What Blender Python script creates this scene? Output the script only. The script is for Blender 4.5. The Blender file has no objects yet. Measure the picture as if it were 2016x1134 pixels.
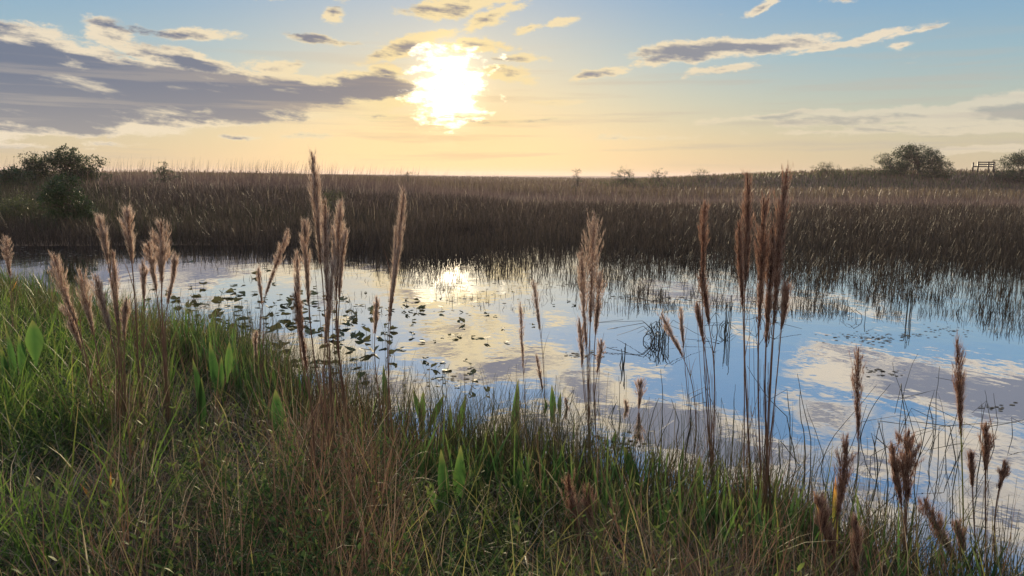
import bpy, math, random
import numpy as np
from mathutils import Vector, Matrix
R = math.radians
rng = np.random.default_rng(7)
random.seed(7)
SC = bpy.context.scene
COL = SC.collection

# ------------------------------------------------------------------ camera
CAMZ = 2.1
PITCH, ROLL = R(8.72), R(0.33)
FPX = 1456.0                      # focal length in photo pixels (2016 wide)
cam = bpy.data.cameras.new('camera'); camo = bpy.data.objects.new('camera', cam); COL.objects.link(camo)
cam.sensor_width = 36; cam.lens = 36 * FPX / 2016; cam.clip_start = 0.05; cam.clip_end = 20000
MW = Matrix.Translation((0, 0, CAMZ)) @ Matrix.Rotation(math.pi/2 - PITCH, 4, 'X') @ Matrix.Rotation(ROLL, 4, 'Z')
camo.matrix_world = MW
SC.camera = camo
M3 = np.array(MW.to_3x3())
def ray(px, py):
    d = M3 @ np.array([(px-1008)/FPX, (567-py)/FPX, -1.0]); return d/np.linalg.norm(d)
def azel(px, py, refl=False):
    d = ray(px, py); z = -d[2] if refl else d[2]
    return math.degrees(math.atan2(d[0], d[1])), math.degrees(math.asin(z))
def at_dist(px, py, Y):
    d = ray(px, py); return np.array([0, 0, CAMZ]) + d*(Y/d[1])

# ------------------------------------------------------------------ terrain
SX = np.array([-60,-25,-14,-10,-6.8,-4,-2.8,-1.8,-0.8,0,0.9,1.6,1.9,2.2,2.6,4,9])
SY = np.array([60, 27, 17,13.5,11.1,8.9,7.6,6.2,5.15,4.6,4.1,3.65,3.25,2.9,2.4,1.0,-3])
FX = np.array([-400,-60,-30,-16,-8,-2,0,4,10,40,400]); FY = np.array([22,20,19.5,21,21.5,22,29,32,35,42,62])
def sstep(a, b, x):
    t = np.clip((x-a)/(b-a), 0, 1); return t*t*(3-2*t)
def vnoise(x, y, s, seed=0):
    x = np.asarray(x, float)/s; y = np.asarray(y, float)/s
    xi = np.floor(x); yi = np.floor(y); fx = x-xi; fy = y-yi
    fx = fx*fx*(3-2*fx); fy = fy*fy*(3-2*fy)
    def h(a, b):
        v = np.sin(a*127.1+b*311.7+seed*74.7)*43758.5453; return v-np.floor(v)
    return (h(xi,yi)*(1-fx)+h(xi+1,yi)*fx)*(1-fy)+(h(xi,yi+1)*(1-fx)+h(xi+1,yi+1)*fx)*fy
def near_d(x, y): return (np.interp(x, SX, SY) - y)*0.8
def hgt(x, y):
    x = np.asarray(x, float); y = np.asarray(y, float)
    d = near_d(x, y)
    d = d + 0.25*(vnoise(x, y, 0.9, 3)-.5)
    zb = np.where(d > 0, 0.56*(1-np.exp(-np.maximum(d,0)*0.75)), np.maximum(d*0.3, -0.5))
    zb = zb + 0.08*(vnoise(x, y, 0.7, 1)-.5)*sstep(0, .6, d)
    az = x/np.maximum(np.abs(y), 1)
    f = y - np.interp(x, FX, FY)
    H = 1.25*(1-sstep(-0.42, 0.16, az)) + 0.16
    zf = -0.5 + 0.5*sstep(-4, 0, f) + 0.03*sstep(0, 2, f) + H*sstep(0, 34, f)
    lev = sstep(84, 99, y-0.12*x)*(1-sstep(150, 185, y-0.12*x))
    zf = zf + 2.35*lev*sstep(-0.02, 0.5, az)
    zf = zf - 0.1*sstep(60,110,y)*H
    zf = np.where(y < 8, -0.5, zf)
    return np.maximum(zb, zf)
def on_ground(px, py, dz=0.0):
    d = ray(px, py); o = np.array([0, 0, CAMZ]); t = 1.5
    while t < 400:
        p = o + d*t
        if p[2] <= float(hgt(p[0], p[1])) + dz: break
        t += 0.02 if t < 12 else 0.2
    return o + d*t
def on_water(px, py, z=0.0):
    d = ray(px, py); return np.array([0, 0, CAMZ]) + d*((z-CAMZ)/d[2])

# ------------------------------------------------------------------ node helpers
class NT:
    def __init__(s, tree): s.t = tree; tree.nodes.clear()
    def n(s, typ, **kw):
        nd = s.t.nodes.new(typ)
        for k, v in kw.items(): setattr(nd, k, v)
        return nd
    def lk(s, a, b): s.t.links.new(a, b)
    def put(s, sock, v):
        if isinstance(v, bpy.types.NodeSocket): s.lk(v, sock)
        else: sock.default_value = v
    def m(s, op, a, b=None, c=None, clamp=False):
        nd = s.n('ShaderNodeMath', operation=op, use_clamp=clamp)
        s.put(nd.inputs[0], a)
        if b is not None: s.put(nd.inputs[1], b)
        if c is not None: s.put(nd.inputs[2], c)
        return nd.outputs[0]
    def vm(s, op, a, b=None, out=0):
        nd = s.n('ShaderNodeVectorMath', operation=op); s.put(nd.inputs[0], a)
        if b is not None: s.put(nd.inputs[1], b)
        return nd.outputs['Value'] if op in ('LENGTH','DOT_PRODUCT','DISTANCE') else nd.outputs[0]
    def mixc(s, f, a, b, mode='MIX'):
        nd = s.n('ShaderNodeMix', data_type='RGBA', blend_type=mode); nd.clamp_factor = True
        s.put(nd.inputs['Factor'], f)
        for nm, v in (('A', a), ('B', b)):
            sk = [i for i in nd.inputs if i.name == nm and i.type == 'RGBA'][0]
            s.put(sk, v if isinstance(v, bpy.types.NodeSocket) else (*v, 1))
        return [o for o in nd.outputs if o.type == 'RGBA'][0]
    def step(s, lo, hi, v, a=0.0, b=1.0, smooth=True):
        nd = s.n('ShaderNodeMapRange', interpolation_type='SMOOTHSTEP' if smooth else 'LINEAR')
        s.put(nd.inputs['Value'], v); nd.inputs['From Min'].default_value = lo; nd.inputs['From Max'].default_value = hi
        nd.inputs['To Min'].default_value = a; nd.inputs['To Max'].default_value = b
        return nd.outputs[0]
    def noise(s, vec, scale, detail=4, rough=.55, out='Fac', dist=0):
        nd = s.n('ShaderNodeTexNoise'); s.put(nd.inputs['Vector'], vec)
        nd.inputs['Scale'].default_value = scale; nd.inputs['Detail'].default_value = detail; nd.inputs['Roughness'].default_value = rough
        nd.inputs['Distortion'].default_value = dist
        return nd.outputs[out]
    def comb(s, x, y, z=0.0):
        nd = s.n('ShaderNodeCombineXYZ'); s.put(nd.inputs[0], x); s.put(nd.inputs[1], y); s.put(nd.inputs[2], z); return nd.outputs[0]
    def ramp(s, f, stops, interp='LINEAR'):
        nd = s.n('ShaderNodeValToRGB'); e = nd.color_ramp.elements; nd.color_ramp.interpolation = interp
        while len(e) > 1: e.remove(e[0])
        e[0].position = stops[0][0]; e[0].color = (*stops[0][1], 1)
        for p, c in stops[1:]:
            q = e.new(p); q.color = (*c, 1)
        s.put(nd.inputs[0], f); return nd.outputs[0]

def srgb(r, g, b):
    return tuple(((c/255)/12.92 if c/255 <= .04045 else ((c/255+.055)/1.055)**2.4) for c in (r, g, b))

# ------------------------------------------------------------------ sky
SUN_AZ, SUN_EL = azel(885, 170)
def build_world():
    w = bpy.data.worlds.new('World'); SC.world = w; w.use_nodes = True
    N = NT(w.node_tree)
    out = N.n('ShaderNodeOutputWorld'); bg = N.n('ShaderNodeBackground'); N.lk(bg.outputs[0], out.inputs[0])
    sky = N.n('ShaderNodeTexSky', sky_type='NISHITA'); sky.sun_disc = False
    sky.sun_elevation = R(SUN_EL); sky.sun_rotation = R(SUN_AZ); sky.air_density = 1.0; sky.dust_density = 1.2; sky.ozone_density = 1.5
    tc = N.n('ShaderNodeTexCoord')
    dirv = N.vm('NORMALIZE', tc.outputs['Generated'])
    sp = N.n('ShaderNodeSeparateXYZ'); N.lk(dirv, sp.inputs[0])
    X, Y, Z = sp.outputs
    az = N.m('MULTIPLY', N.m('ARCTAN2', X, Y), 57.29578)
    el = N.m('MULTIPLY', N.m('ARCSINE', Z), 57.29578)
    ael = N.m('ABSOLUTE', el)
    P0 = N.comb(az, el)
    # sun distance in degrees
    sd = Vector((math.sin(R(SUN_AZ))*math.cos(R(SUN_EL)), math.cos(R(SUN_AZ))*math.cos(R(SUN_EL)), math.sin(R(SUN_EL))))
    cosd = N.vm('DOT_PRODUCT', dirv, tuple(sd))
    ang = N.m('MULTIPLY', N.m('ARCCOSINE', N.m('MINIMUM', cosd, 1.0)), 57.29578)
    # clear sky: nishita toned with added haze
    haze_side = N.ramp(N.m('DIVIDE', ael, 90.0), [
        (0.0, srgb(208,192,162)), (0.03, srgb(204,197,172)), (0.06, srgb(182,195,188)), (0.09, srgb(156,188,202)),
        (0.14, srgb(124,170,208)), (0.25, srgb(112,158,206)), (0.45, srgb(110,152,200)), (1.0, srgb(100,140,195))])
    nis = N.vm('SCALE', sky.outputs[0]); nis.node.inputs['Scale'].default_value = 0.09
    base = N.mixc(0.86, nis, haze_side)
    # warm glow round the sun
    gs = N.comb(N.m('MULTIPLY', N.m('SUBTRACT', az, SUN_AZ), 0.60), N.m('MULTIPLY', N.m('SUBTRACT', el, SUN_EL-3.2), 1.1))
    gl = N.vm('LENGTH', gs)
    gwide = N.m('EXPONENT', N.m('MULTIPLY', N.m('POWER', N.m('DIVIDE', gl, 7.2), 1.6), -1.0))
    base = N.mixc(N.m('MULTIPLY', gwide, 0.74), base, srgb(252,219,160))
    lowglow = N.m('MULTIPLY', N.m('EXPONENT', N.m('MULTIPLY', ael, -0.28)), N.step(75, 5, ang))
    base = N.mixc(N.m('MULTIPLY', lowglow, 0.22), base, srgb(238,212,166))
    # sky away from the sun: brightened as added fill light behind the viewer
    back_fill = N.step(50, 150, ang)
    base = N.mixc(N.m('MULTIPLY', back_fill, 0.9), base, (.84, .84, .86))
    # ---------------- clouds
    nz = N.comb(N.m('MULTIPLY', az, 0.5), N.m('MULTIPLY', el, 1.0))
    warp = N.noise(nz, 0.33, 5, .62, 'Color')
    wv = N.vm('MULTIPLY', N.vm('SUBTRACT', warp, (.5,.5,.5)), (3.6, 1.5, 0))
    P = N.vm('ADD', P0, wv)
    fb = N.noise(nz, 0.85, 9, .70)
    fb2 = N.noise(N.comb(N.m('ADD', N.m('MULTIPLY', az, 0.26), N.m('MULTIPLY', el, .25)), N.m('ADD', N.m('MULTIPLY', el, 1.3), N.m('MULTIPLY', az, .12)), 7.0), 0.6, 6, .62)
    field = -1.0
    deg = 180/math.pi/FPX*1.0
    def blob(px, py, a, b, w=1.0, rot=0, refl=False):
        nonlocal field
        A, E = azel(px, py, refl)
        mp = N.n('ShaderNodeMapping', vector_type='TEXTURE'); N.lk(P, mp.inputs[0])
        mp.inputs['Location'].default_value = (A, E, 0); mp.inputs['Rotation'].default_value = (0, 0, R(rot if not refl else -rot))
        mp.inputs['Scale'].default_value = (a*deg, b*deg, 1)
        r = N.vm('LENGTH', mp.outputs[0])
        v = N.m('MULTIPLY_ADD', r, -w, w)
        field = N.m('MAXIMUM', v, field) if isinstance(field, bpy.types.NodeSocket) else v
    B = blob
    # great bank on the left
    B(0, 160, 250, 88, 1.9, 2); B(215, 180, 260, 66, 1.9, -2); B(430, 182, 290, 48, 1.7, -4); B(600, 180, 240, 38, 1.5, -3)
    B(730, 176, 110, 36, 1.4, 0); B(360, 122, 120, 26, .8, -12); B(110, 225, 270, 38, 1.6); B(400, 226, 200, 22, 1.2, 2)
    B(-160, 180, 220, 90, 1.5); B(212, 62, 46, 30, .6, 0); B(60, 62, 90, 22, .45); B(540, 130, 60, 18, .6, 0)
    B(370, 66, 100, 14, .5); B(630, 73, 80, 11, .48); B(655, 30, 24, 18, .45)
    # cloud round the sun
    B(905, 8, 130, 26, .65, 8); B(970, 36, 90, 16, .55, 18); B(800, 92, 110, 20, .7, 18); B(930, 84, 90, 16, .6); B(1030, 112, 70, 11, .45); B(1000, 150, 60, 22, .5); B(760, 140, 50, 20, .5)
    B(870, 235, 120, 10, .45); B(960, 245, 60, 8, .4); B(1075, 235, 90, 7, .4, 2); B(740, 232, 60, 9, .5)
    B(1100, 46, 40, 11, .5, 12); B(1150, 148, 44, 12, .5, 10); B(1205, 138, 60, 11, .5, 12); B(1040, 60, 40, 10, .4, 15); B(600, 268, 70, 6, .4); B(480, 268, 50, 5, .35)
    B(1095, 200, 70, 7, .42); B(1500, 8, 40, 10, .4, 20); B(1780, 86, 30, 8, .4)
    # long feather on the right
    B(1390, 98, 140, 24, .85, 2); B(1500, 90, 150, 20, .8, 3); B(1680, 82, 150, 8, .5, 9); B(1800, 62, 90, 6, .35, 9)
    B(1410, 138, 80, 10, .48, 4); B(1300, 115, 60, 16, .6, 10)
    # low sheets on the right
    B(1520, 232, 190, 10, .5, 3); B(1750, 228, 200, 18, .65, 4); B(1980, 222, 180, 34, .9, 4); B(1900, 250, 280, 16, .7, 2)
    B(1640, 262, 160, 7, .4); B(1250, 272, 130, 7, .35, 1); B(2000, 290, 200, 8, .5, 4); B(60, 287, 90, 6, .35); B(220, 282, 60, 5, .3)
    # above the frame (seen mirrored in the pond)
    B(1850, 748, 260, 42, 1.3, 3, True); B(1690, 705, 110, 26, .8, -8, True); B(1970, 780, 160, 60, 1.3, 0, True)
    B(1640, 815, 80, 40, .6, 0, True); B(1560, 790, 50, 16, .35, 0, True); B(1910, 880, 160, 50, .6, 0, True); B(1730, 905, 120, 40, .7, 0, True)
    B(1320, 840, 260, 60, 1.3, -6, True); B(1180, 770, 110, 46, 1.1, -15, True); B(1440, 900, 190, 60, 1.0, 0, True); B(1260, 735, 60, 18, .5, 0, True)
    B(1000, 720, 160, 46, 1.1, 5, True); B(880, 690, 120, 26, .7, 0, True); B(740, 780, 160, 50, .9, 0, True); B(560, 700, 180, 40, .7, 0, True)
    B(1050, 850, 130, 60, 1.2, 0, True); B(1980, 1010, 160, 80, .6, 0, True); B(1650, 1010, 170, 60, .9, 0, True); B(1250, 1020, 240, 70, 1.1, 0, True)
    # scattered cumulus in the rest of the sky
    scat = N.m('MULTIPLY', N.m('SUBTRACT', N.noise(N.vm('SCALE', dirv) if False else dirv, 2.6, 3, .5), .52), 4.0)
    scat = N.m('MULTIPLY', scat, N.m('MAXIMUM', N.step(24, 34, el), N.m('MULTIPLY', N.step(42, 60, N.m('ABSOLUTE', az)), N.step(3, 8, el))))
    field = N.m('MAXIMUM', field, N.m('SUBTRACT', scat, 0.15))
    hi = N.step(12.5, 17, el)
    D = N.m('ADD', field, N.m('MULTIPLY', N.m('SUBTRACT', fb, .5), N.step(12.5, 17, el, 1.2, .85)))
    mask = N.m('ADD', N.m('MULTIPLY', N.step(0.02, 0.26, D), N.m('SUBTRACT', 1.0, hi)), N.m('MULTIPLY', N.step(-0.06, 0.42, D), hi))
    T = N.step(0.30, 0.80, N.m('ADD', N.m('MINIMUM', D, .95), N.m('MULTIPLY', N.m('SUBTRACT', fb2, .49), 2.5)))
    prox = N.m('EXPONENT', N.m('MULTIPLY', ang, -0.085))
    edge = N.mixc(N.m('MULTIPLY', prox, 1.3), srgb(236,222,200), srgb(255,228,165))
    body = N.mixc(N.m('MULTIPLY', prox, .85), srgb(88,106,136), srgb(156,142,140))
    lowel = N.step(7, 1, el)
    body = N.mixc(N.m('MULTIPLY', lowel, .45), body, srgb(196,184,164))
    body = N.mixc(N.m('MULTIPLY', N.step(-8, 8, az), .4), body, srgb(168,166,168))
    ccol = N.mixc(N.m('MULTIPLY', T, 0.92), edge, body)
    col = N.mixc(N.m('MULTIPLY', N.m('MULTIPLY', mask, N.step(0.4, 2.0, el, .25, .95)), N.m('SUBTRACT', 1.0, N.m('MULTIPLY', N.m('MULTIPLY', N.step(2, 14, az), N.step(7, 4.5, el)), .5))), base, ccol)
    # thin streaks low over the horizon
    stv = N.noise(N.comb(N.m('MULTIPLY', az, 0.055), N.m('MULTIPLY', el, 1.15), 3.0), 1.0, 5, .6)
    stm = N.m('MULTIPLY', N.step(.5, .66, stv), N.m('MULTIPLY', N.step(12, 5, el), N.step(0.2, 1.5, el)))
    col = N.mixc(N.m('MULTIPLY', stm, .38), col, N.mixc(prox, srgb(190,182,172), srgb(235,196,140)))
    # the veiled sun, burning through broken cloud
    cs = N.comb(N.m('MULTIPLY', N.m('SUBTRACT', az, SUN_AZ), 1.30), N.m('MULTIPLY', N.m('SUBTRACT', el, SUN_EL), 1.02))
    cn = N.noise(nz, 1.0, 8, .62)
    cn2 = N.noise(N.comb(N.m('MULTIPLY', az, .3), N.m('MULTIPLY', el, 1.0), 5.0), 1.1, 5, .6)
    rr = N.m('ADD', N.vm('LENGTH', cs), N.m('ADD', N.m('MULTIPLY', N.m('SUBTRACT', cn, .5), 15.0), N.m('MULTIPLY', N.m('SUBTRACT', cn2, .5), 6.0)))
    rr = N.m('ADD', rr, N.m('MULTIPLY', N.m('MAXIMUM', N.m('SUBTRACT', N.m('ABSOLUTE', N.m('SUBTRACT', el, SUN_EL)), 2.9), 0.0), 2.0))
    core = N.m('ADD', N.m('MULTIPLY', N.step(4.0, 1.4, rr), .55), N.m('MULTIPLY', N.m('EXPONENT', N.m('MULTIPLY', N.m('POWER', N.m('DIVIDE', N.vm('LENGTH', cs), 2.6), 2.0), -1.0)), .24))
    halo = N.m('EXPONENT', N.m('MULTIPLY', N.m('POWER', N.m('DIVIDE', N.vm('LENGTH', cs), 3.0), 2.0), -1.0))
    col = N.mixc(N.m('MULTIPLY', halo, .40), col, (1.0, .80, .47))
    core = N.m('MULTIPLY', core, N.m('SUBTRACT', 1.0, N.m('MULTIPLY', N.step(.5, .62, N.noise(N.comb(N.m('MULTIPLY', az, .28), N.m('MULTIPLY', el, 1.6), 11.0), 1.3, 4, .6)), N.step(-1.0, -2.6, N.m('SUBTRACT', el, SUN_EL), 0, .93))))
    hot = N.vm('SCALE', (2.3, 1.95, 1.35)); N.put(hot.node.inputs['Scale'], core)
    col = N.vm('ADD', col, hot)
    # below the horizon: dull ground light
    col = N.mixc(N.step(0.0, -2.0, el), col, (.10, .085, .06))
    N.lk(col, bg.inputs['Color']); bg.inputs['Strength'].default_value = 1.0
build_world()
sun = bpy.data.lights.new('sun', 'SUN'); suno = bpy.data.objects.new('sun', sun); COL.objects.link(suno)
sun.energy = 5.0; sun.angle = R(1.6); sun.color = (1.0, .80, .52)
suno.rotation_euler = (R(90-SUN_EL), 0, R(180-SUN_AZ)); suno.location = (-5, 60, 12)

# ------------------------------------------------------------------ materials
def newmat(name):
    m = bpy.data.materials.new(name); m.use_nodes = True; N = NT(m.node_tree)
    out = N.n('ShaderNodeOutputMaterial'); return m, N, out
def attr(N, name):
    a = N.n('ShaderNodeAttribute', attribute_name=name); return a.outputs['Fac']
def veg(name, stops, tip=None, tipfrom=.6, trans=.4, rough=.5, spec=.4, nscale=.8, namt=.35, tcol=1.25, base=None):
    m, N, out = newmat(name)
    geo = N.n('ShaderNodeNewGeometry')
    c = N.ramp(attr(N, 'rnd'), stops)
    nn = N.noise(geo.outputs['Position'], nscale, 3)
    c = N.mixc(1.0, c, N.ramp(nn, [(.25, (1-namt,)*3), (.75, (1+namt, 1+namt, 1+namt*.8))]), 'MULTIPLY')
    if tip: c = N.mixc(N.step(tipfrom, 1, attr(N, 't')), c, tip)
    if base: c = N.mixc(N.step(.35, 0, attr(N, 't')), c, base)
    p = N.n('ShaderNodeBsdfPrincipled'); N.lk(c, p.inputs['Base Color']); p.inputs['Roughness'].default_value = rough
    p.inputs['Specular IOR Level'].default_value = spec
    tr = N.n('ShaderNodeBsdfTranslucent'); sc = N.vm('SCALE', c); sc.node.inputs['Scale'].default_value = tcol; N.lk(sc, tr.inputs['Color'])
    mx = N.n('ShaderNodeMixShader'); mx.inputs[0].default_value = trans; N.lk(p.outputs[0], mx.inputs[1]); N.lk(tr.outputs[0], mx.inputs[2])
    N.lk(mx.outputs[0], out.inputs[0]); return m
MAT = {}
MAT['green'] = veg('green blades', [(0,(.05,.072,.018)),(.35,(.095,.125,.034)),(.65,(.17,.19,.055)),(.9,(.30,.28,.095)),(1,(.40,.34,.16))], tip=(.33,.28,.12), tipfrom=.65, trans=.48, spec=.2)
MAT['lush'] = veg('lush blades', [(0,(.036,.075,.016)),(.5,(.085,.155,.03)),(1,(.20,.27,.05))], trans=.52, nscale=1.5, spec=.2, tcol=1.4)
MAT['herb'] = veg('herb leaves', [(0,(.022,.048,.018)),(.5,(.045,.085,.028)),(1,(.11,.155,.045))], trans=.4, nscale=1.6, rough=.8, spec=.08)
MAT['straw'] = veg('dry straw', [(0,(.11,.082,.055)),(.4,(.21,.16,.108)),(.75,(.34,.27,.19)),(1,(.54,.47,.36))], trans=.4, nscale=1.4, rough=.75, spec=.08)
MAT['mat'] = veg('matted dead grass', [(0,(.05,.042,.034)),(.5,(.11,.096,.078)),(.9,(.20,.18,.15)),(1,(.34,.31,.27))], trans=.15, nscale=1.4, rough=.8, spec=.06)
MAT['russet'] = veg('russet blades', [(0,(.09,.05,.034)),(.5,(.165,.096,.066)),(.85,(.26,.165,.115)),(1,(.40,.31,.23))], trans=.32, nscale=1.2, rough=.7, spec=.1)
MAT['reed'] = veg('dark reed', [(0,(.018,.02,.011)),(.5,(.04,.035,.018)),(1,(.085,.07,.03))], trans=.1, nscale=1.0)
MAT['marsh'] = veg('marsh grass', [(0,(.115,.082,.080)),(.5,(.16,.116,.105)),(.9,(.22,.165,.138)),(1,(.33,.28,.23))], trans=.36, nscale=.09, namt=.28, spec=.04, rough=.85)  # purple cast of the lens flare veil put into the colour
MAT['marshfar'] = veg('far marsh grass', [(0,(.105,.078,.055)),(.6,(.15,.115,.078)),(1,(.21,.17,.11))], trans=.3, nscale=.035, namt=.35, spec=.1)
MAT['marshgreen'] = veg('green marsh grass', [(0,(.025,.034,.016)),(.6,(.048,.058,.028)),(1,(.10,.10,.055))], trans=.2, nscale=.2, spec=.08, rough=.8)
MAT['levee'] = veg('levee grass', [(0,(.05,.065,.02)),(.6,(.09,.11,.035)),(1,(.20,.19,.08))], trans=.35, nscale=.06)
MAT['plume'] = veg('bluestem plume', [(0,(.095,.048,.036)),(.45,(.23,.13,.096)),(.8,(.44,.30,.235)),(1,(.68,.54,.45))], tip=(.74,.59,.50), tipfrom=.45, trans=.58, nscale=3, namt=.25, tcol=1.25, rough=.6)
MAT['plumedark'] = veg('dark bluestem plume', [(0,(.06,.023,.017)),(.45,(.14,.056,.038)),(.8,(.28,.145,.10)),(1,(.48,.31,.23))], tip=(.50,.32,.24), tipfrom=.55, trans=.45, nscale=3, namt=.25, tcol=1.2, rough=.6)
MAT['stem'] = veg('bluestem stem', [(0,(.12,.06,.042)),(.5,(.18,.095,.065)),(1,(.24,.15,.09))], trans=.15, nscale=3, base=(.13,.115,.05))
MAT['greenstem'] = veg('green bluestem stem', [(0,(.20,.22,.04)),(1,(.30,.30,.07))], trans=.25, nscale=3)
MAT['broad'] = veg('broad leaf', [(0,(.03,.075,.022)),(.5,(.06,.135,.034)),(1,(.12,.205,.048))], trans=.46, nscale=5, namt=.3, rough=.4, spec=.4, tip=(.18,.19,.06), tipfrom=.75)
MAT['yellow'] = veg('yellowing leaf', [(0,(.30,.32,.05)),(1,(.48,.40,.07))], tip=(.55,.22,.06), tipfrom=.45, trans=.5, nscale=5)
MAT['pad'] = veg('spatterdock leaf', [(0,(.032,.042,.024)),(.6,(.06,.075,.036)),(1,(.16,.14,.055))], trans=.2, nscale=2, rough=.6, spec=.18)
MAT['leafdark'] = veg('tree foliage', [(0,(.012,.032,.008)),(.5,(.024,.056,.014)),(1,(.055,.10,.024))], trans=.3, nscale=.6, namt=.35)
MAT['leafpale'] = veg('shrub foliage', [(0,(.05,.06,.02)),(.5,(.085,.10,.035)),(1,(.14,.15,.05))], trans=.35, nscale=.6)
MAT['bark'] = veg('bark', [(0,(.07,.055,.04)),(1,(.12,.095,.07))], trans=0, nscale=6)
MAT['wood'] = veg('weathered wood', [(0,(.04,.034,.028)),(1,(.075,.065,.052))], trans=0, nscale=4)
MAT['flower'] = veg('white petals', [(0,(.6,.6,.62)),(1,(.8,.8,.8))], trans=.4)

def ground_mat():
    m, N, out = newmat('earth')
    g = N.n('ShaderNodeNewGeometry'); pos = g.outputs['Position']
    sp = N.n('ShaderNodeSeparateXYZ'); N.lk(pos, sp.inputs[0])
    n1 = N.noise(pos, 3.0, 8, .7)
    soil = N.ramp(n1, [(.3,(.02,.018,.011)),(.5,(.045,.038,.022)),(.62,(.06,.055,.028)),(.75,(.11,.09,.055))])
    n2 = N.noise(N.vm('MULTIPLY', pos, (.25,1,1)), .12, 8, .65)
    far = N.ramp(n2, [(.3,(.14,.09,.06)),(.5,(.21,.14,.09)),(.7,(.26,.19,.11))])
    c = N.mixc(N.step(14, 24, sp.outputs[1]), soil, far)
    gr = N.m('MULTIPLY', N.step(1.0, 1.8, sp.outputs[2]), N.step(100, 130, sp.outputs[1]))
    c = N.mixc(gr, c, N.ramp(N.noise(pos, .3, 6, .7), [(.3,(.07,.085,.03)),(.7,(.16,.16,.06))]))
    p = N.n('ShaderNodeBsdfPrincipled'); N.lk(c, p.inputs['Base Color']); p.inputs['Roughness'].default_value = .95; p.inputs['Specular IOR Level'].default_value = .15
    b = N.n('ShaderNodeBump'); b.inputs['Strength'].default_value = .8; b.inputs['Distance'].default_value = .05; N.lk(N.noise(pos, 9, 8, .7), b.inputs['Height']); N.lk(b.outputs[0], p.inputs['Normal'])
    N.lk(p.outputs[0], out.inputs[0]); return m
def water_mat():
    m, N, out = newmat('pond water')
    g = N.n('ShaderNodeNewGeometry'); pos = g.outputs['Position']
    lw = N.n('ShaderNodeLayerWeight'); lw.inputs['Blend'].default_value = .5
    gl = N.n('ShaderNodeBsdfGlossy'); gl.inputs['Roughness'].default_value = .012; gl.inputs['Color'].default_value = (.93,.94,.98,1)
    df = N.n('ShaderNodeBsdfDiffuse'); df.inputs['Color'].default_value = (.02,.022,.018,1)
    h1 = N.noise(N.vm('MULTIPLY', pos, (1,.7,1)), 1.2, 3, .5)
    h2 = N.noise(pos, 9.0, 2, .5)
    hh = N.m('ADD', N.m('MULTIPLY', h1, .016), N.m('MULTIPLY', h2, .0011))
    b = N.n('ShaderNodeBump'); b.inputs['Strength'].default_value = .45; b.inputs['Distance'].default_value = 1; N.lk(hh, b.inputs['Height'])
    N.lk(b.outputs[0], gl.inputs['Normal'])
    f = N.step(0.3, .95, lw.outputs['Facing'], .45, .97)
    mx = N.n('ShaderNodeMixShader'); N.lk(f, mx.inputs[0]); N.lk(df.outputs[0], mx.inputs[1]); N.lk(gl.outputs[0], mx.inputs[2])
    N.lk(mx.outputs[0], out.inputs[0]); return m

# ------------------------------------------------------------------ mesh helpers
class MB:
    "collects vertices/faces with rnd and t attributes"
    def __init__(s): s.v=[]; s.f4=[]; s.f3=[]; s.r=[]; s.t=[]; s.n=0
    def add(s, v, quads=None, tris=None, rnd=.5, t=None):
        v = np.asarray(v, float).reshape(-1,3); k = len(v)
        s.v.append(v)
        if quads is not None and len(quads): s.f4.append(np.asarray(quads, int).reshape(-1,4)+s.n)
        if tris is not None and len(tris): s.f3.append(np.asarray(tris, int).reshape(-1,3)+s.n)
        s.r.append(np.broadcast_to(np.asarray(rnd, float).ravel() if np.ndim(rnd) else float(rnd), (k,)).copy())
        s.t.append(np.broadcast_to(np.asarray(t, float).ravel() if (t is not None and np.ndim(t)) else float(t or 0), (k,)).copy())
        s.n += k
    def mesh(s, name, mats, smooth=True, origin=(0,0,0)):
        me = bpy.data.meshes.new(name)
        v = np.concatenate(s.v) - np.asarray(origin, float)
        f4 = np.concatenate(s.f4) if s.f4 else np.zeros((0,4), int); f3 = np.concatenate(s.f3) if s.f3 else np.zeros((0,3), int)
        loops = np.concatenate([f4.ravel(), f3.ravel()]).astype(np.int32)
        starts = np.concatenate([np.arange(len(f4))*4, len(f4)*4+np.arange(len(f3))*3]).astype(np.int32)
        me.vertices.add(len(v)); me.vertices.foreach_set('co', v.astype(np.float32).ravel())
        me.loops.add(len(loops)); me.loops.foreach_set('vertex_index', loops)
        me.polygons.add(len(starts)); me.polygons.foreach_set('loop_start', starts)
        me.polygons.foreach_set('use_smooth', np.full(len(starts), smooth))
        me.update(calc_edges=True)
        a = me.attributes.new('rnd', 'FLOAT', 'POINT'); a.data.foreach_set('value', np.concatenate(s.r).astype(np.float32))
        a = me.attributes.new('t', 'FLOAT', 'POINT'); a.data.foreach_set('value', np.concatenate(s.t).astype(np.float32))
        me.materials.append(mats); me.validate(); return me
    def obj(s, name, mat, parent=None, origin=(0,0,0), smooth=True):
        o = bpy.data.objects.new(name, s.mesh(name, mat, smooth, origin)); COL.objects.link(o)
        if parent: o.parent = parent
        else: o.location = origin
        return o
def tag(o, label=None, cat=None, group=None, kind=None):
    for k, v in (('label',label),('category',cat),('group',group),('kind',kind)):
        if v: o[k] = v
    return o
def empty(name, loc, label, cat, group=None):
    o = bpy.data.objects.new(name, None); COL.objects.link(o); o.location = tuple(float(c) for c in loc); o.empty_display_size = .1
    return tag(o, label, cat, group)
def U(a, b, n=None): return rng.uniform(a, b, n)

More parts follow.
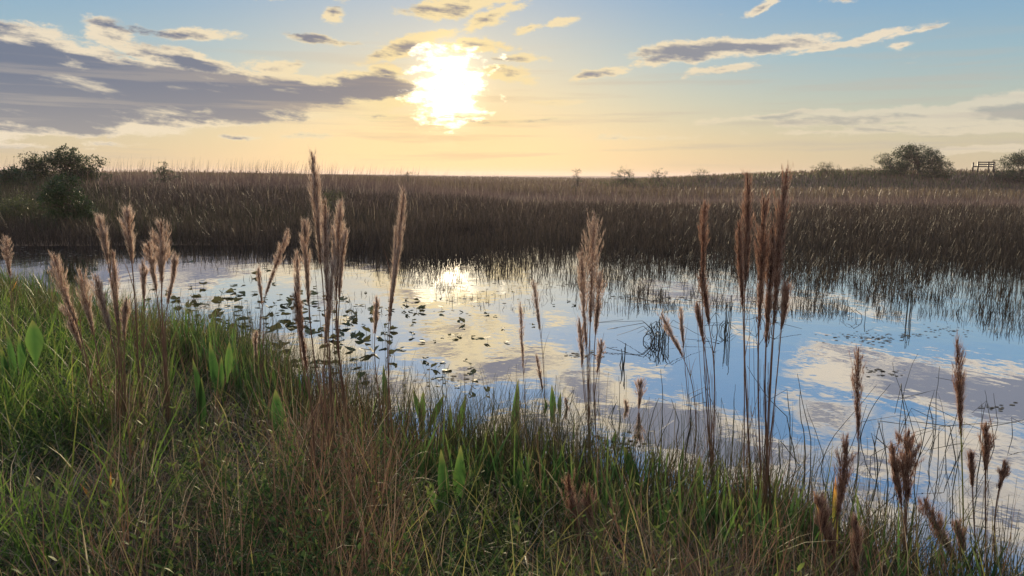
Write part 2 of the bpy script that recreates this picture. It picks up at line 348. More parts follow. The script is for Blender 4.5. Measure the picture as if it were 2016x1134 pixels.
def blades(mb, base, L, W, az=None, lean=.1, bend=.5, segs=4, prof='grass', side=None, rnd=None, wob=0):
    "N curved tapering strips"
    base = np.asarray(base, float).reshape(-1,3); n = len(base)
    L = np.broadcast_to(L, (n,)); W = np.broadcast_to(W, (n,)); lean = np.broadcast_to(lean, (n,)); bend = np.broadcast_to(bend, (n,))
    az = U(0, 2*np.pi, n) if az is None else np.broadcast_to(az, (n,))
    side = az + np.pi/2 + U(-.9, .9, n) if side is None else np.broadcast_to(side, (n,))
    t = np.linspace(0, 1, segs+1)
    th = lean[:,None] + bend[:,None]*t[None,:]**1.3
    a2 = az[:,None] + (np.cumsum(rng.normal(0, wob, (n, segs+1)), 1) if wob else 0)
    if wob: th = th + np.cumsum(rng.normal(0, wob*.35, (n, segs+1)), 1)
    ds = (L/segs)[:,None]
    dx = np.sin(th)*np.cos(a2)*ds; dy = np.sin(th)*np.sin(a2)*ds; dz = np.cos(th)*ds
    pos = np.zeros((n, segs+1, 3)); pos[:,0] = base
    pos[:,1:,0] = base[:,0:1] + np.cumsum(dx[:,:-1],1); pos[:,1:,1] = base[:,1:2] + np.cumsum(dy[:,:-1],1); pos[:,1:,2] = base[:,2:3] + np.cumsum(dz[:,:-1],1)
    if prof == 'grass': w = (1-t**1.6)*.9 + .08
    elif prof == 'lance': w = np.sin(np.pi*np.clip(t*.92+.04,0,1))**.7 ; w[-1] = .03
    elif prof == 'reed': w = 1-.55*t
    else: w = np.sin(np.pi*t)**.8 + .06
    hw = W[:,None]*w[None,:]*.5
    sv = np.stack([np.cos(side), np.sin(side), np.zeros(n)], 1)
    Lf = pos - sv[:,None,:]*hw[:,:,None]; Rt = pos + sv[:,None,:]*hw[:,:,None]
    V = np.stack([Lf, Rt], 2).reshape(-1,3)
    k = np.arange(n)[:,None]*(2*(segs+1)) + np.arange(segs)[None,:]*2
    Q = np.stack([k, k+1, k+3, k+2], -1).reshape(-1,4)
    r = U(0,1,n) if rnd is None else np.broadcast_to(rnd, (n,))
    mb.add(V, Q, rnd=np.repeat(np.clip(r,0,1), 2*(segs+1)), t=np.tile(np.repeat(t,2), n))
    return pos
def tube(mb, pts, r0, r1=None, sides=5, rnd=.5, cap=False):
    pts = np.asarray(pts, float); n = len(pts); r1 = r0 if r1 is None else r1
    tg = np.gradient(pts, axis=0); tg /= np.linalg.norm(tg, axis=1)[:,None]+1e-9
    ref = np.array([0,0,1.0]) if abs(tg[0][2]) < .9 else np.array([1.0,0,0])
    a = np.cross(tg, ref); a /= np.linalg.norm(a,axis=1)[:,None]+1e-9; b = np.cross(tg, a)
    ph = np.arange(sides)/sides*2*np.pi; rr = np.linspace(r0, r1, n)
    V = pts[:,None,:] + rr[:,None,None]*(a[:,None,:]*np.cos(ph)[None,:,None] + b[:,None,:]*np.sin(ph)[None,:,None])
    i = np.arange(n-1)[:,None]*sides; j = np.arange(sides)[None,:]; j2 = (j+1)%sides
    Q = np.stack([i+j, i+j2, i+sides+j2, i+sides+j], -1).reshape(-1,4)
    mb.add(V.reshape(-1,3), Q, rnd=rnd, t=np.repeat(np.linspace(0,1,n), sides))
    if cap:
        mb.add(V[-1], tris=[(0,k,k+1) for k in range(1,sides-1)], rnd=rnd, t=1)
def box(mb, c, s, rnd=.5, rot=0):
    c = np.asarray(c,float); s = np.asarray(s,float)/2
    v = np.array([(x,y,z) for x in(-1,1) for y in(-1,1) for z in(-1,1)])*s
    cr, sr = math.cos(rot), math.sin(rot); v = v @ np.array([[cr,sr,0],[-sr,cr,0],[0,0,1]])
    mb.add(v+c, [(0,1,3,2),(4,6,7,5),(0,4,5,1),(2,3,7,6),(0,2,6,4),(1,5,7,3)], rnd=rnd)
def curve(p0, p1, bow=0.0, n=9, axis=None):
    p0 = np.asarray(p0,float); p1 = np.asarray(p1,float); t = np.linspace(0,1,n)[:,None]
    off = np.array([1.0,0,0]) if axis is None else np.asarray(axis,float)
    return p0*(1-t) + p1*t + off*bow*4*t*(1-t)
#@@SETTING
# ------------------------------------------------------------------ setting
def build_ground():
    xs = np.unique(np.concatenate([np.linspace(-9,5,130), np.linspace(-40,40,100), np.linspace(-1500,1500,50), np.linspace(-300,300,90)]))
    ys = np.unique(np.concatenate([np.linspace(-3,12,130), np.linspace(12,60,70), np.linspace(60,260,70), np.linspace(-40,-3,10), np.linspace(260,1500,24)]))
    Xg, Yg = np.meshgrid(xs, ys); Zg = hgt(Xg, Yg)
    nx, ny = len(xs), len(ys); mb = MB()
    i = np.arange(ny-1)[:,None]*nx + np.arange(nx-1)[None,:]
    mb.add(np.stack([Xg,Yg,Zg],-1).reshape(-1,3), np.stack([i,i+1,i+nx+1,i+nx],-1).reshape(-1,4))
    tag(mb.obj('ground', ground_mat()), kind='structure')
    mb = MB(); mb.add([(-400,-20,0),(400,-20,0),(400,160,0),(-400,160,0)], [(0,1,2,3)])
    tag(mb.obj('water', water_mat()), kind='structure')
build_ground()

# ------------------------------------------------------------------ ground sampling
O3 = np.array([0, 0, CAMZ])
def in_frame_ground(n, px0, px1, py0, py1, bank=True, dmin=0.02, dmax=99):
    "random spots on the near bank, evenly spread as seen from the path"
    out = []
    got = 0
    while got < n:
        m = 4*n
        px = U(px0, px1, m); py = U(py0, py1, m)
        d = np.stack([(px-1008)/FPX, (567-py)/FPX, -np.ones(m)],1) @ M3.T
        t = (CAMZ-.45)/-d[:,2]
        for _ in range(6):
            p = O3 + d*t[:,None]; g = hgt(p[:,0], p[:,1]); t = (CAMZ-g)/-d[:,2]
        p = O3 + d*t[:,None]; p[:,2] = g
        dd = near_d(p[:,0], p[:,1]); ok = (dd > dmin)&(dd < dmax)&(p[:,1] > .8)
        p = p[ok]; out.append(p); got += len(p)
        if m and len(p) < m*0.01: break
    p = np.concatenate(out)[:n]
    j = rng.normal(0, .03, (len(p),2)); p[:,:2] += j; p[:,2] = hgt(p[:,0], p[:,1]); return p
def keep(p, prob): return p[rng.random(len(p)) < prob]
def topx(p):
    q = (p - O3) @ M3; return 1008 + q[:,0]/-q[:,2]*FPX, 567 - q[:,1]/-q[:,2]*FPX

# ------------------------------------------------------------------ ground cover on the bank (uncountable)
def tuft(p, per=14, rad=.06, loose=.35):
    "gather some of the blades into tussocks that fan outward"
    n = len(p); m = max(1, n//per); idx = rng.integers(0, m, n); ang = U(0,2*np.pi,n); r = rad*np.sqrt(U(0,1,n))*U(.4,1.6,m)[idx]
    q = p[idx].copy(); q[:,0] += r*np.cos(ang); q[:,1] += r*np.sin(ang); q[:,2] = hgt(q[:,0], q[:,1])
    lo = rng.random(n) < loose; q[lo] = p[lo]; hf = np.where(lo, 1, U(.55,1.55,m)[idx]); rn = np.where(lo, U(0,1,n), np.clip(U(0,1,m)[idx]*.75+U(0,.3,n),0,1))
    return q, ang, np.where(lo, U(0,.6,n), .05+.7*r/rad*U(.3,1,n)), hf, rn
def bank_cover():
    def shoreboost(p, a=.35): return 1+a*np.exp(-((near_d(p[:,0],p[:,1])-.1)/.5)**2)*sstep(1.2,-.5,p[:,0])
    # green grass blades
    mb = MB()
    p = in_frame_ground(17000, -350, 2350, 470, 1560, dmin=-.12); px, py = topx(p)
    w = .26 + .6*sstep(330,100,px) + .40*sstep(720,900,px) ; w *= 1-.5*sstep(500,620,px)*sstep(880,740,px); w *= 1-.88*sstep(620,380,px)*sstep(860,970,py); w *= 1-.7*np.exp(-((px-600)/150)**2)*sstep(960,1040,py)
    w *= .35+1.1*vnoise(p[:,0],p[:,1],.45,5); w += .8*np.exp(-(near_d(p[:,0],p[:,1])/.8)**2)*sstep(760,560,px)
    p = keep(p, w); n = len(p); h = U(.14,.42,n)*(.7+.7*vnoise(p[:,0],p[:,1],.6,6))*shoreboost(p)
    h = h*(1-.35*sstep(900,1300,topx(p)[1]))
    p, az_, le, hf, rn = tuft(p); h = h*hf*1.1
    blades(mb, p, h, U(.0035,.0115,n)*hf**.4, az=az_, lean=le, bend=U(.1,1.9,n), segs=6, rnd=rn, wob=.09)
    tag(mb.obj('grass', MAT['green']), 'mixed green grass blades covering the near bank of the pond', 'grass', kind='stuff')
    # wide arching blades
    mb = MB()
    p = in_frame_ground(1700, -300, 2300, 620, 1500); px, py = topx(p); p = keep(p, 1-.8*sstep(620,300,px)*sstep(860,970,py)); n = len(p)
    blades(mb, p, U(.25,.60,n), U(.006,.014,n), lean=U(.1,.7,n), bend=U(.3,2.2,n), segs=9, wob=.07)
    tag(mb.obj('arching_grass', MAT['arch']), 'wider yellow green grass blades arching over the bank', 'grass', kind='stuff')
    # lush grass on the left bank
    mb = MB()
    p = in_frame_ground(15000, -350, 560, 470, 1300, dmin=-.25); px, py = topx(p)
    p = keep(p, (1-.92*sstep(190,360,px)*sstep(600,640,py))*(1-.85*sstep(820,950,py))*(.4+.9*vnoise(p[:,0],p[:,1],.5,71))); n = len(p)
    p, az_, le, hf, rn = tuft(p, 16, .08, .4)
    blades(mb, p, U(.2,.55,n)*shoreboost(p,.5)*hf**.8, U(.005,.014,n), az=az_, lean=le, bend=U(.1,1.7,n), segs=6, wob=.08, rnd=rn)
    tag(mb.obj('lush_grass', MAT['lush']), 'lush bright green grass on the left part of the bank', 'grass', kind='stuff')
    # dry straw tangle
    mb = MB()
    p = in_frame_ground(17000, -350, 2350, 480, 1560); px, py = topx(p)
    w = .40 + .60*sstep(220,360,px)*sstep(1000,800,px) + .8*sstep(1050,1250,px) ; w += .4*sstep(560,200,px)*sstep(880,960,py)
    w *= .3+1.1*vnoise(p[:,0],p[:,1],.4,11); p = keep(p, w); n = len(p)
    p, az_, le, hf, rn = tuft(p, 18, .07, .4)
    blades(mb, p, U(.14,.46,n)*hf, U(.0022,.0072,n), az=az_, lean=le*1.3, bend=U(.0,2.6,n), segs=7, wob=.2, rnd=rn)
    tag(mb.obj('dry_grass', MAT['straw']), 'dry tan grass tangled through the green blades on the bank', 'grass', kind='stuff')
    # matted dead grass lying near the ground
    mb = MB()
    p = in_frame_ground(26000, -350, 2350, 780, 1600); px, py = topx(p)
    w = .4 + .6*sstep(700,380,px)*sstep(860,960,py) + .6*sstep(1000,1200,px)  # dark matting thickened at front left also stands in for shade
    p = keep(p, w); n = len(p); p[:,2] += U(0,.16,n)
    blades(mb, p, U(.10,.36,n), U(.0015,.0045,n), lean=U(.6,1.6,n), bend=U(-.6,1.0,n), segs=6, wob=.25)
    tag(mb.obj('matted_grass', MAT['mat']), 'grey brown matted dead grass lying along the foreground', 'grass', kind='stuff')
    # russet fine blades around the bluestem feet
    mb = MB()
    p = in_frame_ground(14000, 120, 2200, 660, 1400); px, py = topx(p)
    w = .10 + .85*np.exp(-((px-680)/105)**2) + .10*sstep(1050,1150,px)*sstep(1700,1600,px) + .7*np.exp(-((px-250)/65)**2)*sstep(1010,930,py) + .45*np.exp(-((px-1160)/55)**2) + .4*np.exp(-((px-1480)/90)**2)+ .25*np.exp(-((px-1800)/160)**2)
    w *= .35+1.0*vnoise(p[:,0],p[:,1],.2,15)
    p = keep(p, w); n = len(p)
    p, az_, le, hf, rn = tuft(p, 30, .07, .3)
    blades(mb, p, U(.22,.64,n)*hf**.7*(1+.25*np.exp(-((topx(p)[0]-670)/110)**2)), U(.002,.0062,n), az=az_, lean=le*.6, bend=U(-.1,1.3,n), segs=7, wob=.13, rnd=rn)
    tag(mb.obj('russet_grass', MAT['russet']), 'thin russet grass standing round the feet of the bluestem clumps', 'grass', kind='stuff')
    # upright thin sedge along the shoreline, partly in the water
    mb = MB()
    p = in_frame_ground(13000, -200, 2300, 470, 1400, dmin=-.5, dmax=.4); px, py = topx(p)
    w = sstep(-.55,.05,near_d(p[:,0],p[:,1]))*(.25+1.2*vnoise(p[:,0],p[:,1],.3,18)*vnoise(p[:,0],p[:,1],.9,19)*2)
    p = keep(p, w); n = len(p); p[:,2] = np.maximum(p[:,2], -.1)
    blades(mb, p, U(.15,.60,n)**1.1*shoreboost(p,.45), U(.0025,.007,n), lean=U(0,.3,n), bend=U(-.1,.9,n), segs=6, wob=.11, prof='reed')
    tag(mb.obj('shore_sedge', MAT['sedge']), 'dark upright sedge stems crowding the water edge of the bank', 'sedge', kind='stuff')
    # tall growth along the waterline, from the far left round to the right
    def shore(n, x0, x1, d0, d1):
        x = U(x0, x1, n); d = U(d0, d1, n); y = np.interp(x, SX, SY) - d/.8; return np.stack([x, y, np.maximum(hgt(x,y), -.08)], 1)
    mb = MB(); p = np.concatenate([shore(9000,-15,-3,-.15,1.3), shore(6500,-3.5,1.2,-.15,.9)]); pxx = topx(p)[0]; p = keep(p, (.25+1.0*vnoise(p[:,0],p[:,1],.4,81))*(1-.75*np.exp(-((pxx-690)/120)**2))*(1-.55*sstep(780,860,pxx))); n = len(p)
    p, az_, le, hf, rn = tuft(p, 14, .07, .4); p[:,2] = np.maximum(p[:,2], -.08)
    blades(mb, p, U(.28,.60,n)*hf**.6, U(.004,.010,n), az=az_, lean=le*.8, bend=U(0,1.3,n), segs=6, wob=.08, rnd=rn)
    tag(mb.obj('waterline_grass', MAT['wline']), 'taller mixed olive grass along the waterline of the near bank', 'grass', kind='stuff')
    mb = MB(); p = np.concatenate([shore(500,-9,-3,-.1,.9), shore(2300,-3.5,1.6,-.3,.9), shore(350,1.2,2.4,-.2,.5)]); p = keep(p, (.3+1.1*vnoise(p[:,0],p[:,1],.5,83))*(1-.8*np.exp(-((topx(p)[0]-680)/110)**2))); n = len(p)
    blades(mb, p, U(.25,.58,n), U(.008,.017,n), lean=U(0,.28,n), bend=U(-.05,.7,n), segs=7, wob=.03, prof='lance')
    tag(mb.obj('upright_blades', MAT['broad']), 'upright dark green strap shaped blades crowding the waterline', 'grass', kind='stuff')
    mb = MB(); p = np.concatenate([shore(3200,-3.2,-.3,-.6,.3), shore(8500,-.3,2.9,-1.1,.4)]); p = keep(p, sstep(.25,.8,vnoise(p[:,0],p[:,1],.25,91))*sstep(-1.2,.1,near_d(p[:,0],p[:,1]))); n = len(p)
    blades(mb, p, U(.22,.80,n), U(.0025,.0055,n), lean=U(0,.25,n), bend=U(-.3,1.0,n), segs=8, wob=.12, prof='reed')
    tag(mb.obj('shallows_stems', MAT['sedge']), 'tangle of thin dark stems standing in the shallows off the near bank', 'sedge', kind='stuff')
    # low leafy weeds
    mb = MB()
    p = in_frame_ground(7500, -350, 2300, 560, 1500); px, py = topx(p)
    w = .12 + .95*np.exp(-((px-70)/150)**2)*sstep(1010,900,py)*sstep(560,700,py) + 1.1*np.exp(-((px-600)/170)**2)*sstep(940,1030,py) + .4*np.exp(-((px-1010)/200)**2)*sstep(860,1000,py)
    w *= .3+1.0*vnoise(p[:,0],p[:,1],.5,21)
    p = keep(p, w); n = len(p); px, py = topx(p); H = U(.10,.38,n)*(1+.5*np.exp(-((px-600)/190)**2)*sstep(900,1000,py))
    pos = blades(mb, p, H, U(.003,.005,n), lean=U(0,.4,n), bend=U(0,.8,n), segs=7, rnd=.3)
    for s in np.tile(np.arange(1,8), 4):
        base = pos[:,s] + rng.normal(0,.006,(n,3)); m = n; q = 1-.5*s/7
        blades(mb, base, U(.02,.075,m)*q, U(.006,.022,m)*q, lean=U(.4,1.4,m), bend=U(-.2,1.1,m), segs=3, prof='leaf')
    tag(mb.obj('leafy_weeds', MAT['herb']), 'low dark leafy weeds carpeting the left and front of the bank', 'weeds', kind='stuff')
MAT['arch'] = veg('arching blades', [(0,(.08,.13,.022)),(.4,(.17,.21,.04)),(.7,(.28,.29,.065)),(.85,(.33,.27,.10)),(1,(.38,.34,.26))], tip=(.36,.26,.11), tipfrom=.65, trans=.45, nscale=3, spec=.2)
MAT['wline'] = veg('waterline grass', [(0,(.03,.05,.014)),(.4,(.065,.09,.024)),(.65,(.12,.12,.04)),(.8,(.17,.12,.06)),(1,(.26,.21,.12))], trans=.42, nscale=1.4, spec=.2)
MAT['sedge'] = veg('shore sedge', [(0,(.02,.028,.012)),(.4,(.04,.055,.02)),(.7,(.085,.065,.035)),(1,(.16,.13,.06))], trans=.25, nscale=1.0)
bank_cover()

def sprigs():
    "scattered brighter leafy sprigs with paired lance leaves"
    mb = MB(); p = in_frame_ground(520, -300, 2300, 640, 1450); n = len(p); H = U(.16,.42,n)
    pos = blades(mb, p, H, U(.003,.005,n), lean=U(0,.4,n), bend=U(0,.7,n), segs=8, rnd=.3)
    for s in range(2,9):
        for side_ in (0, np.pi):
            blades(mb, pos[:,s], U(.035,.085,n)*(1.25-s*.09), U(.008,.017,n), az=s*1.6+side_+U(-.3,.3,n), lean=U(.5,1.1,n), bend=U(.1,.9,n), segs=4, prof='leaf', rnd=U(.2,1,n))
    tag(mb.obj('leafy_sprigs', MAT['sprig']), 'brighter leafy sprigs scattered through the bank grass', 'weeds', kind='stuff')
MAT['sprig'] = veg('leafy sprigs', [(0,(.06,.10,.025)),(.5,(.12,.18,.04)),(1,(.23,.28,.07))], trans=.45, nscale=2, spec=.2, rough=.6)  # sunlit brightness of the leaves put into this colour
sprigs()
# ------------------------------------------------------------------ marsh beyond the pond (uncountable)
def marsh():
    def area(n, y0, y1, power=1.0, azl=-.85, azr=.85):
        u = rng.random(n); y = y0*(y1/y0)**u if power else U(y0,y1,n)
        x = y*U(azl, azr, n); return x, y
    # standing in the water, thinning out towards the open pond
    mb = MB()
    x, y = area(330000, 9.5, 42)
    px = 1008 + x/y*FPX
    edge = np.interp(px, [-300,0,200,350,700,800,1000,1200,1400,1600,1800,2016,2400], [21,20.3,20.5,20.0,17.0,14.2,13.4,12.2,11.8,11.0,10.0,9.9,9.5])
    edge = edge + np.where(px>900,3.4,1.8)*(vnoise(x,y,1.5,31)-.5) + 1.6*(vnoise(x,y,.45,33)-.5)
    full = edge + np.interp(px, [0,600,800,1000,1300,2016], [1.2,2.5,8.0,13,16,18])
    s = np.clip((y-edge)/(full-edge),0,1); cl = vnoise(x,y,.42,35)*.6+vnoise(x,y,.17,36)*.4
    w = np.where(y > edge, (.13+.20*sstep(950,1300,px)+.40*s**1.2+.30*np.exp(-((px-905)/75)**2))*sstep(.46-.40*s,.60-.40*s,cl), 0)
    w = np.maximum(w, 0.05*sstep(.5,.75,vnoise(x,y,.9,37))*(y>11)*(px>640)*(px<1250)+.03*(y>14.5)*(px>380)*sstep(.4,.7,vnoise(x,y,.8,38)))
    x2 = rng.random(len(x)) < w*1.0; x = x[x2]; y = y[x2]; s = s[x2]; n = len(x)
    z = np.maximum(hgt(x,y), -.05); h = (.13+.50*s**.85)*U(.5,1.25,n)
    blades(mb, np.stack([x,y,z],1), h, U(.007,.015,n)*(y/16), lean=U(0,.35,n), bend=U(-.3,1.1,n), segs=3, wob=.22, prof='reed', rnd=U(0,.5,n)+.5*s*U(.0,1,n))
    tag(mb.obj('emergent_sedge', MAT['reedmix']), 'dark thin sedge standing in the water along the far side of the pond', 'sedge', kind='stuff')
    # the dense marsh
    mb = MB()
    x, y = area(230000, 18, 150)
    px = 1008 + x/y*FPX
    st = np.interp(px, [-300,0,600,800,1000,1300,1600,2016], [20.8,20.8,21.4,23.5,28.5,31,32,33]) + 1.5*(vnoise(x,y,1.2,41)-.5)
    k = (y > st) & (rng.random(len(x)) < sstep(0,3.5,y-st)*.9+.1); x=x[k]; y=y[k]; px=px[k]; n=len(x)
    h = (.26+.30*vnoise(x,y,6,42)+.16*vnoise(x,y,1.5,43))*U(.55,1.3,n)*np.where(y>60,1.15,1)
    h *= .55+.45*sstep(0,8,y-np.interp(px, [0,1000,2016],[20,27,32]))
    blades(mb, np.stack([x,y,np.maximum(hgt(x,y),-.02)-.02],1), h, U(.008,.0145,n)*(y/26)**.9, lean=U(0,.65,n), bend=U(-.3,1.2,n), segs=3, wob=.2, prof='reed', rnd=U(0,1,n)**1.5)
    tag(mb.obj('marsh_grass', MAT['marsh']), 'dense brown marsh grass beyond the pond, tinted purple for the flare veil', 'grass', kind='stuff')
    # pale blades scattered
    mb = MB()
    x, y = area(1500, 26, 110); n=len(x)
    blades(mb, np.stack([x,y,hgt(x,y)+.2],1), U(.5,.95,n), U(.008,.013,n)*(y/26), lean=U(0,.5,n), bend=U(-.2,1.6,n), segs=5, wob=.12)
    tag(mb.obj('pale_marsh_grass', MAT['palegrass']), 'scattered pale blades among the brown marsh grass', 'grass', kind='stuff')
    # greener band and mounds on the left
    mb = MB()
    x, y = area(60000, 21.5, 60, azl=-.9, azr=.1); px = 1008 + x/y*FPX
    m = np.exp(-((y-29-3*(vnoise(px,0*px,300,5)-.5))/3.2)**2)*sstep(900,600,px) + .9*sstep(330,120,px)*sstep(23,25,y)*sstep(46,36,y)
    m += .5*np.exp(-((px-300)/120)**2-((y-24)/2)**2)
    k = rng.random(len(x)) < m*(.3+.9*vnoise(x,y,2.2,51)); x=x[k];y=y[k];n=len(x); px=px[k]
    blades(mb, np.stack([x,y,hgt(x,y)],1), U(.35,.85,n)*(1+.45*sstep(330,100,px)), U(.010,.02,n)*(y/26), lean=U(0,.4,n), bend=U(0,1.2,n), segs=4, wob=.1)
    tag(mb.obj('green_marsh_grass', MAT['marshgreen']), 'dull green grass mounds on the left far bank of the pond', 'grass', kind='stuff')
    # tall reeds that break the skyline
    mb = MB()
    x, y = area(6500, 44, 62, azl=-.72, azr=.30); px = 1008 + x/y*FPX
    d = .3+.7*np.exp(-((px-640)/260)**2); d *= sstep(1250,900,px); d *= .25+1.2*vnoise(x,y*0,1.1,55)*vnoise(x,y*0,4.0,56)*1.6
    k = rng.random(len(x)) < d; x=x[k];y=y[k];n=len(x)
    blades(mb, np.stack([x,y,hgt(x,y)],1), U(.9,2.0,n), U(.014,.022,n)*(y/40), az=U(-.9,.9,n), lean=U(0,.2,n), bend=U(.0,.6,n), segs=4, wob=.04)
    tag(mb.obj('skyline_reeds', MAT['marsh']), 'tall thin reeds breaking the skyline over the left and middle marsh', 'reeds', kind='stuff')
    # far marsh to the horizon
    mb = MB()
    x, y = area(60000, 60, 420); n=len(x)
    blades(mb, np.stack([x,y,hgt(x,y)-.05],1), U(.35,.9,n)*(1+.2*vnoise(x,y,12,61)), U(.07,.16,n)*(y/90)**.7, lean=U(0,.35,n), bend=U(0,.7,n), segs=2, prof='reed')
    tag(mb.obj('far_marsh_grass', MAT['marshfar']), 'flat brown marsh stretching away to the horizon', 'grass', kind='stuff')
    # levee grass
    mb = MB()
    x, y = area(52000, 84, 190, azl=-.1, azr=.85)
    k = (hgt(x,y) > .55) & (rng.random(len(x)) < sstep(.0,.18,x/y)); x=x[k];y=y[k];n=len(x)
    blades(mb, np.stack([x,y,hgt(x,y)-.05],1), U(.2,.75,n)*(.5+.9*vnoise(x,y,7,63)), U(.07,.16,n), lean=U(0,.35,n), bend=U(0,.7,n), segs=2)
    tag(mb.obj('levee_grass', MAT['levee']), 'olive grass on the low levee along the right horizon', 'grass', kind='stuff')
MAT['reedmix'] = veg('marsh sedge', [(0,(.022,.02,.015)),(.5,(.062,.05,.040)),(.8,(.12,.092,.075)),(1,(.20,.165,.13))], trans=.25, nscale=.35, spec=.08)
MAT['palegrass'] = veg('pale blades', [(0,(.30,.22,.15)),(1,(.55,.47,.36))], trans=.4, nscale=.3)
marsh()

# ------------------------------------------------------------------ bluestem
def plume_mb(axis, wid, n=240, seed=0, fluff=1.0):
    "feathery upright panicle along an axis curve (k,3), widest width in metres"
    mb = MB(); axis = np.asarray(axis,float); L = np.linalg.norm(axis[-1]-axis[0])
    s_ax = np.linspace(0,1,len(axis))
    def P(s): return np.stack([np.interp(s, s_ax, axis[:,i]) for i in range(3)], -1)
    up = (axis[-1]-axis[0])/L
    e1 = np.cross(up, (0,1,0)); e1 /= np.linalg.norm(e1); e2 = np.cross(up, e1)
    # many upright wisps hugging the axis, broadest above the middle
    nb = int(26 + L*90); n = int(n*(1.2+L*2.4))
    s0 = np.sort(U(0,.86,nb)); ph = U(0,2*np.pi,nb); bl = U(.14,.30,nb)*L*(1-.3*s0)
    out = wid*.5*U(.15,1.05,nb)**.8*(.22+.78*sstep(.02,.5,s0))*(1-.45*sstep(.7,.9,s0))
    dirb = np.cos(ph)[:,None]*e1 + np.sin(ph)[:,None]*e2
    for i in range(nb):
        m = max(8, int(n/nb)); q = U(0,1,m)
        c = P(np.full(m, s0[i])) + up*(bl[i]*q)[:,None] + dirb[i]*(out[i]*(.25+.75*q))[:,None] + rng.normal(0,.0028,(m,3))
        a = ph[i] + rng.normal(0,.9,m); dv = np.cos(a)[:,None]*e1 + np.sin(a)[:,None]*e2; azm = np.arctan2(dv[:,1], dv[:,0])
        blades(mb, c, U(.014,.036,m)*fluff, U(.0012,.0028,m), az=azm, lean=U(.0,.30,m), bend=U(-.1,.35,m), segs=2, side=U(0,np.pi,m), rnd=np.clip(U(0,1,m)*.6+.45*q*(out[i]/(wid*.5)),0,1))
        m2 = m
        blades(mb, c[:m2], U(.022,.055,m2)*fluff, U(.0006,.0011,m2), az=azm[:m2], lean=U(.15,.6,m2), bend=U(-.3,.3,m2), segs=2, side=U(0,np.pi,m2), rnd=1.0)
    m = int(n*.38); s = U(0,1,m)**.9; c = P(s) + rng.normal(0,.0030,(m,3))*(.5+sstep(1,.6,s))[:,None]*(wid/.06)**.5
    blades(mb, c, U(.02,.05,m)*(1-.35*s), U(.0016,.0034,m), lean=U(.0,.25,m), bend=U(-.2,.3,m), segs=2, side=U(0,np.pi,m), rnd=U(0,.5,m))
    return mb
def stem_mb(pts, r, sheath=5, spread=.02, green=False):
    mb = MB(); pts = np.asarray(pts,float); L = np.linalg.norm(pts[-1]-pts[0])
    tube(mb, pts, r, r*.6, 6, rnd=.45)
    for k in range(sheath):      # clasping leaf sheaths
        i = rng.integers(1, max(2,len(pts)-2)); b = pts[i] + rng.normal(0,.002,3)
        blades(mb, [b], [L*U(.10,.2)], [U(.003,.006)], lean=[U(.02,.22)], bend=[U(-.1,.5)], segs=5, wob=.03, side=[U(0,3.1)])
    return mb
def leaf_mb(base, n, hmax, spread=.03):
    mb = MB(); b = np.asarray(base)+np.stack([rng.normal(0,spread,n), rng.normal(0,spread,n), np.zeros(n)],1)
    blades(mb, b, U(.35,1,n)*hmax, U(.003,.006,n), lean=U(0,.3,n), bend=U(.1,1.3,n), segs=7, wob=.07); return mb
GB = 'bushy bluestem clumps on the near bank'
